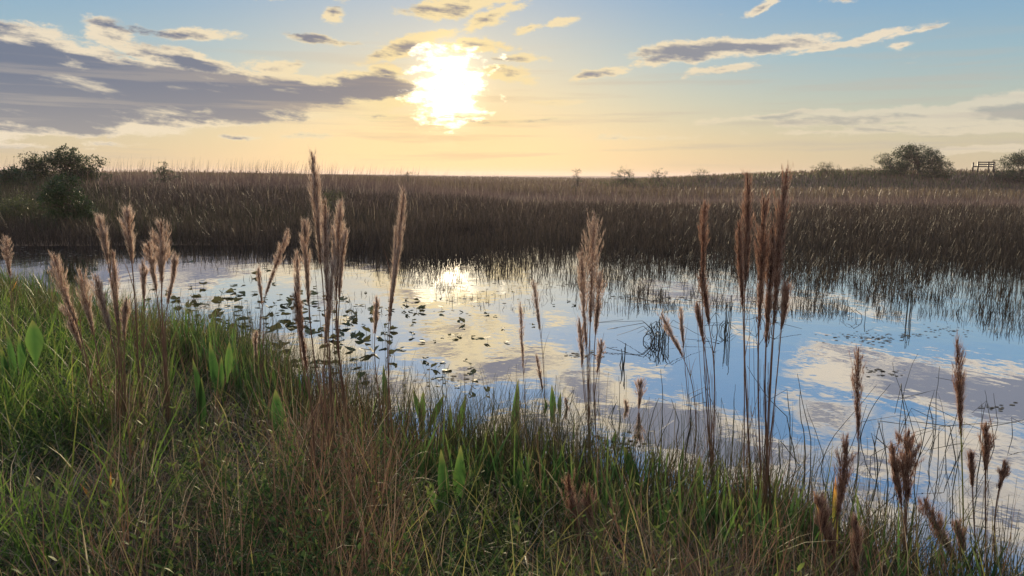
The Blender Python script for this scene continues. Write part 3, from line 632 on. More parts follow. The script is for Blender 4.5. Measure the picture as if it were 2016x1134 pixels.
# each clump: label, base px (x,y), [(tip x,y, plume bottom x,y, width px, dy, dark)], stray stem count
CLUMPS = [
 ('reddish seed plume at the left edge of the photo', (22,700), [((13,468),(20,545),28,0)], 1, 0),
 ('bluestem with a pale cream plume leaning left, first on the left bank', (205,860), [((106,503),(152,640),40,-.05),((158,535),(185,660),34,0),((128,600),(160,690),26,.1)], 2, 0),
 ('bluestem clump with a thin double plume left of the two fluffy plumes', (245,880), [((195,430),(212,515),24,0),((222,500),(232,640),30,.05),((188,545),(218,660),30,-.1),((250,590),(245,670),22,.12)], 3, 0),
 ('bluestem with one plump spear shaped plume over the dark left water', (272,860), [((250,417),(260,520),36,0),((280,515),(283,590),20,.1)], 1, 0),
 ('bluestem with broad fluffy forked plume, rightmost of the left group', (335,880), [((318,440),(318,560),48,0),((292,480),(308,575),24,.04),((345,500),(330,600),14,-.05)], 2, 0),
 ('lone slanting bluestem plume leaning right over the pale water', (512,800), [((568,455),(522,585),26,0),((508,530),(516,600),14,.08),((505,655),(505,705),12,.1)], 1, 0),
 ('very tall bluestem clump whose tip rises above the horizon', (655,985), [((614,305),(632,520),30,0),((600,440),(608,600),26,.06),((640,400),(645,600),24,-.05),((585,505),(590,660),18,.1),((655,520),(640,680),20,.12)], 4, 0),
 ('short dark bluestem plume in front of the very tall clump', (628,1010), [((580,570),(604,730),24,0)], 2, 1),
 ('slim bluestem with split feathery tip right of the tallest clump', (690,960), [((670,403),(662,575),30,0),((655,450),(660,560),12,.02),((682,455),(668,590),18,.05)], 2, 0),
 ('slender curved bluestem with a narrow plume left of the sun glitter', (765,960), [((796,378),(772,600),20,0),((742,590),(738,660),14,.1),((780,450),(765,640),16,.04)], 2, 0),
 ('small low bluestem plume left of the centre clump, nearer the camera', (1042,900), [((1024,598),(1030,725),20,0)], 1, 0),
 ('small faded bluestem plume just left of the centre clump', (1078,895), [((1050,555),(1063,650),22,0)], 1, 0),
 ('broad bushy bluestem clump standing alone in the centre of the pond view', (1162,960), [((1170,422),(1162,640),58,0),((1140,630),(1146,725),24,.08),((1182,540),(1172,660),38,-.06),((1184,672),(1176,735),28,-.1),((1145,500),(1155,690),30,.05)], 4, 0),
 ('bluestem with drooping tip beside the bent dead reeds', (1372,960), [((1302,620),(1345,705),26,0),((1340,610),(1346,685),13,.05)], 1, 0),
 ('tiny forked bluestem plume low before the grey cloud reflection', (1250,910), [((1262,748),(1258,805),32,0),((1232,790),(1236,830),10,.05)], 1, 0),
 ('bluestem with a crooked two part plume left of the tallest right clump', (1405,1060), [((1388,402),(1384,555),26,0),((1378,540),(1396,640),28,.03),((1372,600),(1386,680),14,.06)], 3, 1),
 ('slim bluestem with tall narrow plume between two right clumps', (1468,1090), [((1471,345),(1466,570),28,0),((1455,440),(1462,600),22,.05)], 3, 1),
 ('dense russet bluestem clump with several stems, tallest on the right', (1498,1120), [((1504,393),(1494,650),40,0),((1549,338),(1524,640),42,-.03),((1520,450),(1508,680),36,.04),((1546,560),(1538,650),18,-.08)], 5, 1),
 ('dark brown bluestem plume standing between the reed stems right of centre', (1688,1060), [((1690,688),(1690,870),36,0)], 1, 1),
 ('tall single bluestem on a yellow green stem near the right edge', (1897,1220), [((1884,673),(1892,860),34,0)], 0, 2),
 ('wide broom headed dark bluestem near the bottom right', (1783,1230), [((1788,852),(1784,985),72,0),((1755,880),(1775,1000),26,.03)], 1, 1),
 ('rust coloured bluestem with green leaf left of the broom headed one', (1640,1240), [((1667,866),(1648,1020),44,0),((1612,985),(1640,1090),40,.06)], 0, 1),
 ('small bluestem plume at the bottom edge under the dark brown one', (1684,1260), [((1684,1022),(1684,1125),26,0)], 0, 1),
 ('slender reddish bluestem by the right edge', (1938,1240), [((1941,836),(1940,930),32,0),((1912,895),(1914,960),14,.08)], 0, 1),
 ('thin pinkish bluestem leaning right at the right edge', (1958,1250), [((1977,912),(1966,965),22,0)], 0, 1),
 ('bluestem plume bent over to the left near the bottom right corner', (1905,1260), [((1818,985),(1880,1110),46,0),((1880,1030),(1890,1100),24,.1)], 0, 1),
 ('low fuzzy collapsed bluestem plume in the centre foreground', (1165,1100), [((1118,938),(1140,1080),60,-.1),((1160,960),(1160,1070),34,0)], 1, 1),
 ('small red tipped bluestem right of the small low plume', (1125,905), [((1114,785),(1120,830),12,0),((1055,700),(1068,770),14,.1)], 1, 0),
]
def build_clumps():
    for label, bp, plumes, strays, kind in CLUMPS:
        base = on_ground(*bp); base[2] = float(hgt(base[0], base[1]))-.01
        e = empty('bushy_bluestem', base, label, 'bluestem', GB)
        Yb = base[1]
        for (tx,ty),(bx,by),w,dy in plumes:
            Y = Yb + dy - .03; tip = at_dist(tx,ty,Y); pb = at_dist(bx,by,Y)
            scale = np.linalg.norm(tip-O3)/FPX; wid = w*scale*.82
            # lower part of the stem runs from the clump foot to the plume base
            foot = base + np.array([rng.normal(0,.025), rng.normal(0,.02), 0])
            ax = curve(pb, tip, bow=rng.normal(0,.006), n=9)
            mid = (foot+pb)/2; d = (tip-pb)/np.linalg.norm(tip-pb)
            t = np.linspace(0,1,13)[:,None]; c1 = foot+(pb-foot)*.4+np.array([0,0,.02]); c2 = pb-d*np.linalg.norm(pb-foot)*.3
            st = (1-t)**3*foot+3*(1-t)**2*t*c1+3*(1-t)*t*t*c2+t**3*pb
            st = np.concatenate([st, ax[1:6]])
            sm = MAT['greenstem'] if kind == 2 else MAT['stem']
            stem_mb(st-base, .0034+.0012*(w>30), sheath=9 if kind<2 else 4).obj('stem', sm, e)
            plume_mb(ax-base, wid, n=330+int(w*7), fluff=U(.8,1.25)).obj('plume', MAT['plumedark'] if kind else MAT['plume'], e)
            bs = MB()   # secondary culms rising beside the main one
            for q in range(4):
                j = rng.integers(7,15); tube(bs, (st[:j]-base)+np.linspace(0,1,j)[:,None]*rng.normal(0,.022,3)+rng.normal(0,.006,3), .0018, .0009, 4, rnd=U(0,1))
            bs.obj('culm', sm, e)
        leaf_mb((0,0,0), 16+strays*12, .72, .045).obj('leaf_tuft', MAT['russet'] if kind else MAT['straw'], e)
        if kind == 0: leaf_mb((0,0,0), 10, .42, .04).obj('leaf_tuft', MAT['green'], e)
build_clumps()

# ------------------------------------------------------------------ broad leaved plants
def broad_leaf(mb, b, tip, w, curl=.0):
    b = np.asarray(b,float); tip = np.asarray(tip,float); n=12; t = np.linspace(0,1,n)
    L = np.linalg.norm(tip-b); ax = b + (tip-b)*t[:,None]; ax[:,1] -= curl*L*t**2*.3
    d = (tip-b)/L; s = np.cross(d, (0,1,0)); s /= np.linalg.norm(s); ang = rng.normal(0,.35); s = s*math.cos(ang)+np.cross(d,s)*math.sin(ang)
    nrm = np.cross(s,d)
    prof = (.18+.82*sstep(0,.55,t))*(1-np.clip((t-.5)/.5,0,1)**1.7); prof[-1]=.01
    hw = w*.5*prof
    V = np.stack([ax-s*hw[:,None]+nrm*hw[:,None]*.35, ax, ax+s*hw[:,None]+nrm*hw[:,None]*.35],1).reshape(-1,3)
    k = np.arange(n-1)*3; Q = np.concatenate([np.stack([k,k+1,k+4,k+3],1), np.stack([k+1,k+2,k+5,k+4],1)])
    r_ = U(.1,1); mb.add(V,Q,rnd=np.tile([r_, max(0,r_-.45), min(1,r_+.1)], n),t=np.repeat(t,3))
GL = 'broad lance leaved plants along the water edge'
PLANTS = [
 ('broad bright leaf clump at the left edge of the bank', [((68,628),(70,700),26),((40,655),(44,745),20),((20,640),(26,760),20),((8,680),(12,770),18),((55,700),(52,770),16)], (36,800)),
 ('pair of upright broad leaves right of the left bluestem group', [((412,672),(424,765),20),((452,672),(448,735),16),((436,700),(434,770),12)], (430,820)),
 ('dark green broad leaf beside the tan stalks left of centre', [((386,700),(392,800),20),((400,740),(396,850),16)], (394,880)),
 ('single wide spatula leaf in front of the slanting bluestem', [((546,762),(547,850),26)], (552,900)),
 ('narrow upright leaf between tallest clump and the lily pads', [((757,713),(762,800),12)], (764,860)),
 ('slim leaf standing against the bright reflection left of the fan', [((834,765),(829,845),14)], (832,900)),
 ('leaf pair slanting right in front of the open water', [((876,772),(848,835),13),((815,762),(830,830),12)], (842,900)),
 ('two big grey green lance leaves side by side in the middle foreground', [((870,875),(876,1000),22),((908,872),(904,990),24)], (888,1060)),
 ('tall lance leaf behind the grey green pair', [((918,775),(896,870),15),((888,790),(884,870),11)], (894,930)),
 ('leaf leaning left below the grey green pair', [((838,948),(884,1025),20)], (900,1090)),
 ('short pointed leaf right of the grey green pair', [((986,828),(976,895),15),((960,850),(966,900),11)], (974,950)),
 ('upright leaf by the small low bluestem plume', [((1020,745),(1012,870),16)], (1012,920)),
 ('thin leaf fan left of the centre bluestem clump', [((1086,755),(1092,840),14),((1104,770),(1096,850),12),((1072,780),(1085,850),10)], (1092,900)),
 ('pale leaf in the brown tangle below the centre plume', [((1022,905),(1020,980),14),((1034,940),(1022,1010),10)], (1020,1050)),
 ('long arching green leaf right of the centre clump', [((1226,872),(1256,960),20),((1262,940),(1252,1010),20)], (1254,1050)),
 ('wide twisted leaf below the long arching one', [((1258,990),(1240,1075),20)], (1246,1110)),
 ('broad upright leaf between the centre and right clumps', [((1372,888),(1372,1000),20),((1384,950),(1378,1010),10)], (1376,1050)),
 ('slanting leaf at the foot of the crooked bluestem', [((1398,1000),(1428,1060),14)], (1432,1100)),
 ('low green leaf in the bottom right among the plumes', [((1852,1075),(1852,1140),34)], (1852,1200)),
 ('yellow edged leaf blades beside the rust coloured bluestem', [((1640,930),(1648,1060),14),((1596,960),(1640,1080),9)], (1650,1180)),
 ('green leaf beside the tallest right clump', [((1480,1000),(1478,1070),12),((1445,985),(1470,1090),9)], (1474,1120)),
 ('leaf by the waterline below the tiny forked plume', [((1212,845),(1206,900),11),((1190,860),(1200,910),10)], (1204,950)),
 ('leaf standing left of the bottom right plumes', [((1530,930),(1524,1010),12)], (1526,1060)),
 ('bright leaf in the green tangle left of centre', [((702,930),(706,990),10),((520,920),(528,1010),14)], (600,1060)),
]
for label, leaves, bp in PLANTS:
    base = on_ground(*bp); base[2] = float(hgt(base[0],base[1]))-.01
    e = empty('lance_leaf_plant', base, label, 'plant', GL)
    for (tx,ty),(bx,by),w in leaves:
        Y = base[1]+rng.normal(0,.02); tip = at_dist(tx,ty,Y)-base; b = at_dist(bx,by,Y)-base; b = b+(b-tip)*.3
        mb = MB(); broad_leaf(mb, b, tip, w*1.0*np.linalg.norm(base-O3)/FPX, U(0,.5))
        yel = 'yellow edged' in label
        lf = mb.obj('leaf', MAT['yellow'] if yel else MAT['broad'], e)
        mb = MB(); tube(mb, curve((0,0,0), b, .01, 6), .004, .003, 5, rnd=.4); mb.obj('stalk', MAT['lush'], lf)

# long single blades that stand out of the tangle
LB = [('yellow green fallen blade pointing left in the left foreground', (290,1018),(434,1046),.010,'yellow'),
 ('pale dry broken stem slanting across the left bluestem feet', (447,808),(632,862),.007,'palegrass'),
 ('yellowing blade with orange tip rising left of the green foreground blades', (160,948),(212,1022),.014,'yellow'),
 ('short yellow green blade right of the orange tipped one', (222,925),(212,1022),.011,'yellow'),
 ('reddish tipped stub blade in the dark left foreground', (243,962),(224,1020),.010,'yellow'),
 ('orange yellow leaf over the green bank at the far left', (36,552),(4,592),.022,'yellow'),
 ('grey ribbon like dead blade arching in the middle foreground', (712,938),(735,1050),.008,'palegrass'),
 ('pale straw lying across the bottom centre', (860,1048),(960,1005),.006,'palegrass'),
 ('bent dark leaf with a yellow edge at the right edge', (2012,1060),(1978,1140),.020,'yellow'),
 ('green grass blade lit from behind at bottom left of centre', (500,905),(522,1010),.009,'broad'),
 ('long leaning dry stalk before the left weeds', (640,905),(600,1045),.006,'palegrass')]
for label, tp, bp, w, mt in LB:
    base = on_ground(bp[0], bp[1]+15); tip = at_dist(*tp, base[1]-.02) - base
    mb = MB(); broad_leaf(mb, (0,0,.01), tip, w*1.5, .2); o = mb.obj('grass_blade', MAT[mt], None); o.location = base
    tag(o, label, 'grass blade', 'single blades standing out of the tangle')
# small white wildflowers
for (x,y) in [(548,1028),(560,1034),(98,742),(190,772),(300,812),(60,775),(372,1085)]:
    p = on_ground(x, y+30); q = at_dist(x,y,p[1])
    e = empty('wildflower', p, 'tiny white wildflower on a thin stem in the bank weeds', 'flower', 'tiny white wildflowers')
    mb = MB(); tube(mb, curve((0,0,0), q-p, .01, 6), .0012, .0008, 4); mb.obj('stem', MAT['herb'], e)
    mb = MB(); blades(mb, np.tile(q-p,(7,1)), .012, .006, az=np.arange(7)*.9, lean=1.1, bend=.3, segs=2, prof='leaf'); mb.obj('petals', MAT['flower'], e)

# ------------------------------------------------------------------ spatterdock pads on the pond
def pad_mesh(fold, bend, seed):
    r = np.random.default_rng(seed); nr, na = 5, 22; th = np.linspace(.28, 2*np.pi-.28, na)
    V=[(0,0,0)]; rr = 1+.07*r.normal(size=na); 
    for i in range(1,nr):
        q = i/(nr-1)
        for a, k in zip(th, rr):
            R_ = (1-.12*abs(math.sin(a)))*k*q; x = R_*math.cos(a)*1.15; y = R_*math.sin(a)
            V.append((x, y, fold*abs(y)**1.2 + bend*x*x*np.sign(x) + .05*q*math.sin(3*a+seed)))
    V = np.array(V); F3=[(0,1+j,2+j) for j in range(na-1)]; F4=[]
    for i in range(nr-2):
        for j in range(na-1):
            a=1+i*na+j; F4.append((a,a+na,a+na+1,a+1))
    mb = MB(); mb.add(V, F4, F3, rnd=r.random(), t=0); return mb.mesh('leaf', MAT['pad'])
PADM = [pad_mesh(f,b,i) for i,(f,b) in enumerate([(.05,.05),(.55,.1),(.9,.0),(.3,.35),(.0,-.2),(.7,-.25),(.15,.1)])]
stalkb = MB(); tube(stalkb, curve((0,0,0),(.15,0,-1),.08,7), .035,.045,5, rnd=.2); STALK = stalkb.mesh('stalk', MAT['reed'])
PADS = [(430,598,26),(470,592,22),(515,592,24),(420,625,26),(480,630,30),(505,655,26),(455,655,30),(545,655,34),(575,640,34),(600,630,36),(615,655,36),(640,640,26),(655,612,22),(680,640,26),(690,628,24),
 (700,660,34),(690,690,34),(720,655,26),(735,690,36),(752,672,24),(765,680,22),(775,700,26),(790,686,26),(718,688,30),(700,715,28),(715,740,34),(765,610,22),(795,608,18),(600,690,30),(640,690,30),(560,680,30),(530,690,28),
 (400,560,22),(460,562,20),(440,578,22),(385,612,22),(350,605,24),(345,590,22),(500,575,18),(480,560,14),(540,560,12),(590,575,16),(300,560,18),(325,640,24),(365,655,26),(410,665,26),(330,575,16),(290,590,18),
 (832,606,22),(958,618,16),(975,622,14),(868,588,10),(905,632,16),(946,668,28),(998,672,18),(830,670,18),(838,706,20),(856,724,22),(880,728,28),(872,712,16),(926,720,20),(930,738,26),(935,748,18),(958,770,20),(930,778,22),
 (990,646,12),(1120,592,10),(1130,600,14),(1165,690,14),(1090,600,8),(1050,640,10),(970,578,10),(1010,575,10),(1040,590,10),(885,660,12),(810,640,12),(760,640,14),(862,745,18),(900,760,14),(700,600,14),(640,585,14),(745,620,12),
 (800,590,10),(850,560,8),(720,575,10),(670,575,12),(620,565,10),(560,600,22),(520,625,26),(590,610,20),(620,600,16),(660,665,24),(580,715,24),(620,715,26),(660,720,24)]
padrng = random.Random(5)
for i in range(95):
    PADS.append((padrng.gauss(540,130), padrng.gauss(628,36), padrng.uniform(10,26)))
for i in range(60):
    x_ = padrng.uniform(380,960); PADS.append((x_, 590+(x_-380)*.14+padrng.gauss(0,38), padrng.uniform(9,22)))
for i, (x, y, w) in enumerate(PADS):
    p = on_water(x, y, padrng.uniform(.0,.05) if w > 16 else .01)
    s = w*np.linalg.norm(p-O3)/FPX*.36; o = bpy.data.objects.new('lily_pad', PADM[padrng.randrange(7)]); COL.objects.link(o)
    o.location = p; o.scale = (s,s,s); up = padrng.random() < .22 and w > 16
    o.rotation_euler = (padrng.gauss(0,.6) if up else padrng.gauss(0,.10), padrng.gauss(0,.45) if up else padrng.gauss(0,.1), padrng.uniform(0,6.28))
    if up: o.location.z += s*.5
    reg = ('dark lily pad in the dense patch left of the sun glitter' if (380 < x < 800 and y < 730) else
           'lily pad near the left bank behind the left bluestem group' if x <= 380 else
           'folded lily pad on the bright water right of the dense patch' if x < 1010 else 'tiny stray lily pad on the open water right of centre')
    tag(o, reg, 'lily pad', 'lily pads '+('in the dense patch' if 'dense patch left' in reg else 'by the left bank' if 'left bank' in reg else 'on the bright water' if 'bright' in reg else 'right of centre'))
    if w > 16:
        c = bpy.data.objects.new('stalk', STALK); COL.objects.link(c); c.parent = o
        c.matrix_parent_inverse = Matrix.Identity(4); c.rotation_euler = o.rotation_euler.to_matrix().inverted().to_euler()

# ------------------------------------------------------------------ floating duckweed mats
mb = MB()
for (cx,cy,a,b,n) in [(1700,664,90,9,80),(1790,660,60,4,36),(1738,732,40,8,34),(1720,672,40,12,26),(100,498,110,8,160),(60,512,60,6,60),(1110,560,120,6,60),(1640,575,200,14,90),(1300,590,120,8,60),(1960,800,30,5,20),(900,600,150,30,50),(1150,700,40,6,40),(1200,870,60,14,50),(880,745,60,14,40),(1870,650,60,8,40)]:
    for k in range(n):
        p = on_water(cx+rng.normal(0,a*.55), cy+rng.normal(0,b*.6), .004); s = U(.008,.024)*(1 if p[1]<12 else 1.7); m=6
        ph = np.arange(m)/m*2*np.pi; V = np.stack([p[0]+s*1.4*np.cos(ph)*U(.6,1,m), p[1]+s*np.sin(ph)*U(.6,1,m), np.full(m,.004)],1)
        mb.add(V, tris=[(0,j,j+1) for j in range(1,m-1)], rnd=U(0,1))
tag(mb.obj('floating_weed', MAT['mat']), 'flecks of floating weed drifting in small rafts on the pond', 'floating weed', kind='stuff')

# ------------------------------------------------------------------ reeds standing in the near water on the right
def kinked(mb, p, h, r, kinks=1, rnd=.3, lean=.1):
    a = U(0,6.28); pts=[p]; d = np.array([math.cos(a)*lean, math.sin(a)*lean*.5, 1.0]); n=12; kk = set(rng.integers(5,11,kinks).tolist()) if kinks else set()
    for i in range(n):
        d = d + rng.normal(0,.07,3)*[1,.6,.2]
        if i in kk: d = np.array([U(-1,1), U(-.4,.4), U(-.9,.5)])
        d = d/np.linalg.norm(d); pts.append(pts[-1]+d*h/n)
    tube(mb, pts, r, r*.35, 4, rnd=rnd)
RSP = [(1650,990,.62),(1672,1000,.5),(1745,1000,.66),(1728,960,.6),(1700,1010,.72),(1752,930,.5),(1765,900,.62),(1788,940,.66),(1800,960,.7),(1812,900,.58),(1826,930,.7),(1845,960,.66),(1858,910,.62),(1870,990,.6),(1885,930,.5),(1920,960,.55),(1945,930,.5),(1960,900,.4),(1583,960,.6),(1570,940,.66),(1597,950,.6),(1612,940,.58),(1555,925,.6),(1540,940,.5),(1626,920,.4),(1775,1010,.6),(1838,870,.5),(1720,900,.5),(1690,880,.42),(1990,880,.3),(1930,860,.36),(1500,900,.5),(1440,890,.46),(1420,880,.5),(1395,900,.52),(1330,880,.42),(1300,870,.5),(1275,880,.45),(1222,850,.4),(1200,840,.45),(1116,820,.38),(1290,900,.36),(1345,910,.5),(1360,850,.42)]
for i,(x,y,h) in enumerate(RSP):
    p = on_water(x, y, -.08); mb = MB(); kinked(mb, np.zeros(3), h*(1.4 if x>1530 else 1.2), U(.0032,.0052), kinks=int(rng.random()<.55), rnd=U(0,.7), lean=U(0,.25))
    if rng.random() < .6: blades(mb, [(0,0,h*.2)], [h*U(.5,.9)], [.005], lean=[U(.05,.3)], bend=[U(.2,1.6)], segs=8, wob=.1, rnd=.3)
    o = mb.obj('water_reed', MAT['reed']); o.location = p
    side = x >= 1530
    tag(o, 'thin dark crooked reed standing in the blue water right of the tallest clump' if side else 'thin dark reed in the shallows between the centre and right clumps', 'reed', 'crooked reeds in the right water' if side else 'reeds in the middle shallows')
# bent-over dead bulrush clusters: folded stems and the mirror of them in the pond
def dead_cluster(px, py, n, spread, h, label):
    base = on_water(px, py, 0); e = empty('dead_bulrush', base, label, 'bulrush', 'bent dead bulrush clusters in the open water')
    for k in range(n):
        mb = MB(); x0 = rng.normal(0,spread*.30); y0 = rng.normal(0,spread*.4); hh = h*rng.beta(3,2)*1.2; s = rng.normal(0,.7)
        k1 = np.array([x0+.10*s, y0+rng.normal(0,.02), hh]); ln = h*U(.35,1.5)
        k2 = k1+np.array([s*ln, rng.normal(0,.08), -hh*U(.1,1.0)]); k2[2] = max(k2[2],.0)
        P_ = [(x0,y0,-.1),(x0+.03*s+rng.normal(0,.006),y0,hh*.5),k1-np.array((0,0,.004)),k1+np.array((.004*s,0,.001)),(k1+k2)/2+rng.normal(0,.008,3),k2]
        if rng.random() < .35: k3 = k2+np.array([-s*ln*U(.2,.8), rng.normal(0,.05), U(-.02,.05)]); k3[2] = max(k3[2],.0); P_.append(k3)
        tube(mb, np.array([np.asarray(q_,float) for q_ in P_]), U(.003,.0065),U(.001,.003),4, rnd=U(0,.5))
        if rng.random() < .4: blades(mb, [k1], [U(.05,.16)], [U(.006,.014)], lean=[U(.8,2.4)], bend=[U(0,1)], segs=4, rnd=.3)
        mb.obj('stem', MAT['reed'], e)
dead_cluster(1298,672,30,.26,.27,'tangled cluster of folded dead bulrush stems in the blue water')
dead_cluster(1418,652,7,.30,.24,'sparser folded bulrush stems just right of the tangled cluster')
dead_cluster(1500,648,6,.3,.2,'folded bulrush stems behind the tallest right clump')
dead_cluster(1690,625,5,.45,.2,'few long folded stems below the right sedge')
def straight_cluster(px, py, n, h, label):
    base = on_water(px, py, -.05); e = empty('bulrush', base, label, 'bulrush', 'upright bulrush bunches in the open water')
    for k in range(n):
        mb = MB(); p = np.array([rng.normal(0,.03), rng.normal(0,.03), 0]); tube(mb, curve(p, p+[rng.normal(0,.02),0,h*U(.6,1)]  , .01, 6), .006,.004,4, rnd=U(0,.4)); mb.obj('stem', MAT['reed'], e)
straight_cluster(1428,665,5,.75,'upright bunch of dark bulrush stems left of the right clumps')
straight_cluster(1786,632,6,.55,'dark upright bunch at the front of the right sedge')
straight_cluster(1220,730,4,.32,'short upright stems right of the centre clump')

# ------------------------------------------------------------------ trees and shrubs
def tree(name, label, px, py_base, Y, w_px, h_px, leaves, mat='leafdark', cat='tree', group=None, trunks=1, lobes=9, leafs=1.0, flat=.6, sparse=0):
    c = at_dist(px, py_base, Y); gz = float(hgt(c[0], c[1])); base = np.array([c[0], c[1], gz])
    top = at_dist(px, py_base-h_px, Y)[2]; H = top-gz; W = w_px*Y/FPX; D = W*.7
    e = empty(name, base, label, cat, group)
    tb = MB(); lim = []
    ends = []
    for l in range(lobes):
        a = 2*np.pi*l/lobes + U(-.4,.4); rad = U(.25,.85) if l else 0
        z = H*(U(.45,.88)*(1-.35*rad**2)) if l else H*.86
        ends.append(np.array([math.cos(a)*rad*W*.42, math.sin(a)*rad*D*.42, z]))
    r0 = .018*H+.02
    for k in range(trunks):
        x0 = rng.normal(0,.06*W) if trunks>1 else 0; tube(tb, curve((x0,0,-.1),(x0*1.5+rng.normal(0,.03*W),0,H*.42),.03*W,6), r0*1.6, r0, 7, cap=True)
        for q in ends[k::trunks]: lim.append(((x0*1.3,0,H*U(.15,.4)), q))
    tb.obj('trunk', MAT['bark'], e)
    lb = MB(); cb = MB(); rl = W*.5/math.sqrt(lobes)*1.25; per = leaves/(lobes*1.35)
    low = [np.array([U(-.42,.42)*W, U(-.3,.3)*D, H*U(.12,.3)]) for _ in range(int(lobes*.7))]
    for s, q in lim: tube(lb, curve(s, q, U(-.08,.08)*W, 8), r0*.8, r0*.15, 5)
    for q in [l[1] for l in lim]+low:
        rad = rl*U(.65,1.15); q = np.array(q); q[2] = min(q[2], H-rad*.5*flat)
        for j in range(5):
            d = rng.normal(0,1,3); d[2] = abs(d[2])*.6; d /= np.linalg.norm(d); tube(lb, curve(q, q+d*rad*1.15, .02*W, 4), r0*.2, r0*.05, 4)
        m = int(per*U(.7,1.3)*(rad/rl)**2); nc = max(5, m//22); dd = rng.normal(0,1,(nc,3)); dd /= np.linalg.norm(dd,axis=1)[:,None]
        cc = q + dd*(rad*U(.45,1.08,nc)**.7)[:,None]*np.array([1.15,1,flat+.15])
        c3 = cc[rng.integers(0,nc,m)] + rng.normal(0,1,(m,3))*rad*.15*np.array([1.2,1.2,.7])
        c3[:,2] = np.maximum(c3[:,2], .01*H)
        ls = .022*W**.5*leafs
        blades(cb, c3, U(.7,1.6,m)*ls*2.4, U(.7,1.3,m)*ls*1.6, lean=U(.2,2.4,m), bend=U(-.5,.8,m), segs=2, prof='leaf', rnd=U(0,1,m))
    lb.obj('branches', MAT['bark'], e); cb.obj('crown', MAT[mat], e); return e
GT = 'trees along the far edge of the marsh'
tree('tree', 'broad spreading green tree on the left skyline', 138, 352, 46, 130, 62, 13000, lobes=12, trunks=2, leafs=.95)
tree('tree', 'smaller rounded tree at the left of the spreading one', 66, 354, 46, 76, 50, 6500, lobes=7)
tree('shrub', 'low dark shrub at the left edge below the skyline', 20, 378, 40, 120, 42, 6600, lobes=7, cat='shrub')
tree('shrub', 'very dark rounded shrub on the left far bank', 130, 452, 24.5, 125, 104, 19000, lobes=13, cat='shrub', trunks=3, leafs=.62, flat=1.0)
tree('shrub', 'grey green bush left of the very dark shrub', 45, 462, 26, 120, 70, 7000, mat='leafpale', lobes=9, cat='shrub', trunks=3, leafs=.6, flat=1.0)
tree('shrub', 'low green mound bush left of the tallest bluestem on the far bank', 655, 400, 29, 60, 26, 3000, mat='leafpale', lobes=6, cat='shrub', leafs=.6)
tree('small_tree', 'small leafy tree standing alone on the left skyline', 324, 352, 48, 44, 34, 2400, lobes=6, leafs=.9, cat='tree')
tree('shrub', 'bare twiggy shrub beside the small lone tree', 356, 352, 48, 30, 22, 220, mat='leafpale', lobes=7, cat='shrub', leafs=.6)
tree('shrub', 'flat shrub between the left trees and the lone tree', 212, 354, 50, 40, 10, 900, lobes=5, cat='shrub')
tree('shrub', 'tiny round shrub right of the lone tree', 431, 353, 70, 26, 6, 500, lobes=5, cat='shrub')
tree('shrub', 'small round bush on the skyline under the sun', 803, 349, 75, 25, 12, 1300, lobes=6, cat='shrub', leafs=.8)
tree('shrub', 'small pointed bush right of the sun on the skyline', 1137, 346, 75, 28, 17, 1100, lobes=5, cat='shrub', leafs=.8)
tree('shrub', 'wide low bush on the skyline above the centre clump', 1230, 345, 95, 54, 15, 2200, lobes=8, cat='shrub')
tree('shrub', 'low bush next right of the wide skyline bush', 1297, 345, 98, 46, 12, 1700, lobes=7, cat='shrub')
tree('shrub', 'flat brushy bush behind the crooked bluestem', 1378, 345, 100, 56, 9, 1300, lobes=6, cat='shrub')
tree('shrub', 'ragged low bush at the left end of the right tree group', 1628, 341, 101, 60, 17, 2400, mat='leafpale', lobes=7, cat='shrub')
tree('shrub', 'thin scrub just left of the right tree group', 1690, 340, 102, 50, 10, 900, mat='leafpale', lobes=6, cat='shrub')
tree('tree', 'open airy tree at the left of the right tree group', 1752, 338, 102, 74, 38, 4600, lobes=8, trunks=2, flat=.35)
tree('tree', 'tallest layered tree in the middle of the right tree group', 1800, 338, 104, 100, 56, 15000, lobes=11, trunks=2, flat=.35)
tree('tree', 'low dense tree at the right of the right tree group', 1838, 338, 101, 68, 36, 9500, lobes=8, flat=.6)
tree('shrub', 'tiny shrub between the right trees and the wooden railing', 1877, 337, 128, 20, 8, 400, lobes=4, cat='shrub')
tree('shrub', 'narrow dark bush standing against the wooden railing', 1958, 334, 100, 18, 24, 1500, lobes=5, cat='shrub')
tree('shrub', 'low dark bush right of the wooden railing', 1976, 334, 100, 40, 14, 1600, lobes=5, cat='shrub')
tree('tree', 'rounded dark tree cut by the right edge of the photo', 2012, 334, 100, 90, 32, 9500, lobes=9)
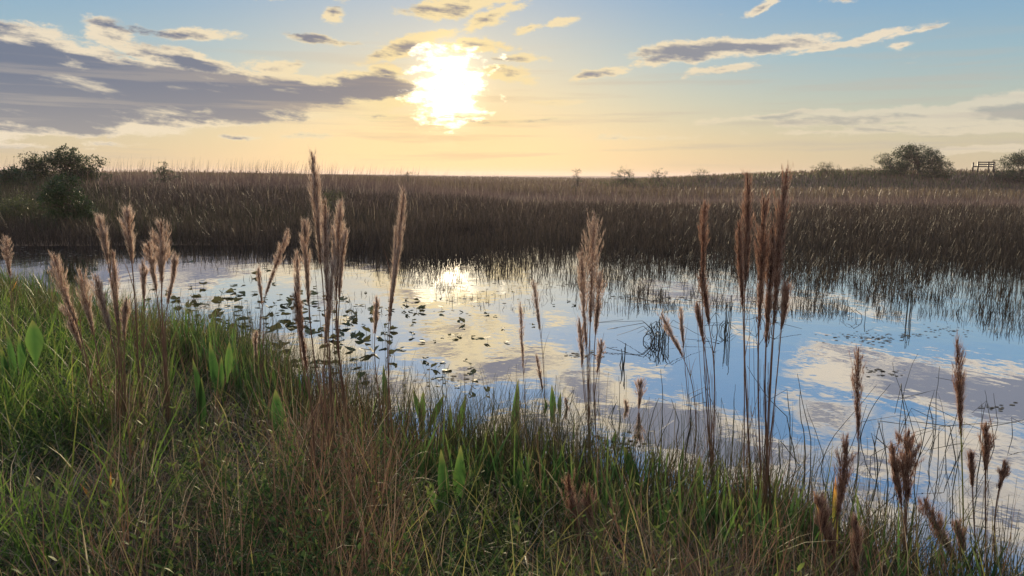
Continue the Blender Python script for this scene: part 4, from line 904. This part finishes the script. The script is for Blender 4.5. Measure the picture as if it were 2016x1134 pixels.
# wooden railing on the levee
def railing():
    p = at_dist(1934, 334, 98); z = at_dist(1934, 333, 98)[2]; s = 98/FPX
    e = empty('wooden_railing', (p[0],p[1],z-.45), 'dark wooden railing on the levee between the right trees', 'railing')
    for x in (-19,-9,11,21):
        mb = MB(); box(mb, (x*s, 0, .72), (.15,.15,1.44 if x>-19 else 1.2), rnd=U(0,1)); mb.obj('post', MAT['wood'], e)
    for zz, x0, x1 in ((1.34,-10,21),(1.06,-10,21),(.78,-19,21)):
        mb = MB(); box(mb, ((x0+x1)/2*s, -.1, zz), ((x1-x0)*s+.1,.06,.15), rnd=U(0,1)); mb.obj('rail', MAT['wood'], e)
    p = at_dist(1456, 345, 110); z = float(hgt(p[0],p[1])); mb = MB()
    tube(mb, [(0,0,0),(0,0,1.1),(.02,0,2.2)], .12,.10,7, cap=True); box(mb, (.02,0,2.2),(.22,.22,.12))
    o = mb.obj('marker_post', MAT['wood']); o.location = (p[0],p[1],CAMZ-1.9); tag(o, 'short dark marker post on the skyline right of centre', 'post')
railing()

def haze():  # added haze volume in place of the lens flare veil
    mb = MB(); x0,x1,y0,y1,z0,z1 = -1550,1550,-60,1550,-1.6,6.5
    v = [(x,y,z) for x in (x0,x1) for y in (y0,y1) for z in (z0,z1)]
    mb.add(v, [(0,1,3,2),(4,6,7,5),(0,4,5,1),(2,3,7,6),(0,2,6,4),(1,5,7,3)])
    m, N, out = newmat('added haze')
    pv = N.n('ShaderNodeVolumePrincipled'); pv.inputs['Color'].default_value = (.97,.80,.90,1); pv.inputs['Density'].default_value = .00034; pv.inputs['Anisotropy'].default_value = .35
    N.lk(pv.outputs[0], out.inputs['Volume']); o = mb.obj('haze', m, smooth=False)
    tag(o, 'thin warm added haze standing in for the lens flare veil over the marsh', 'haze', kind='stuff')
haze()
SC.view_settings.view_transform = 'Standard'; SC.view_settings.look = 'None'; SC.view_settings.exposure = 0; SC.view_settings.gamma = 1
SC.world.cycles.sampling_method = 'MANUAL'; SC.world.cycles.sample_map_resolution = 512
cy = SC.cycles; cy.max_bounces = 4; cy.diffuse_bounces = 2; cy.glossy_bounces = 2; cy.transmission_bounces = 2; cy.sample_clamp_direct = 3.0; cy.sample_clamp_indirect = 3.0; cy.caustics_reflective = False; cy.caustics_refractive = False
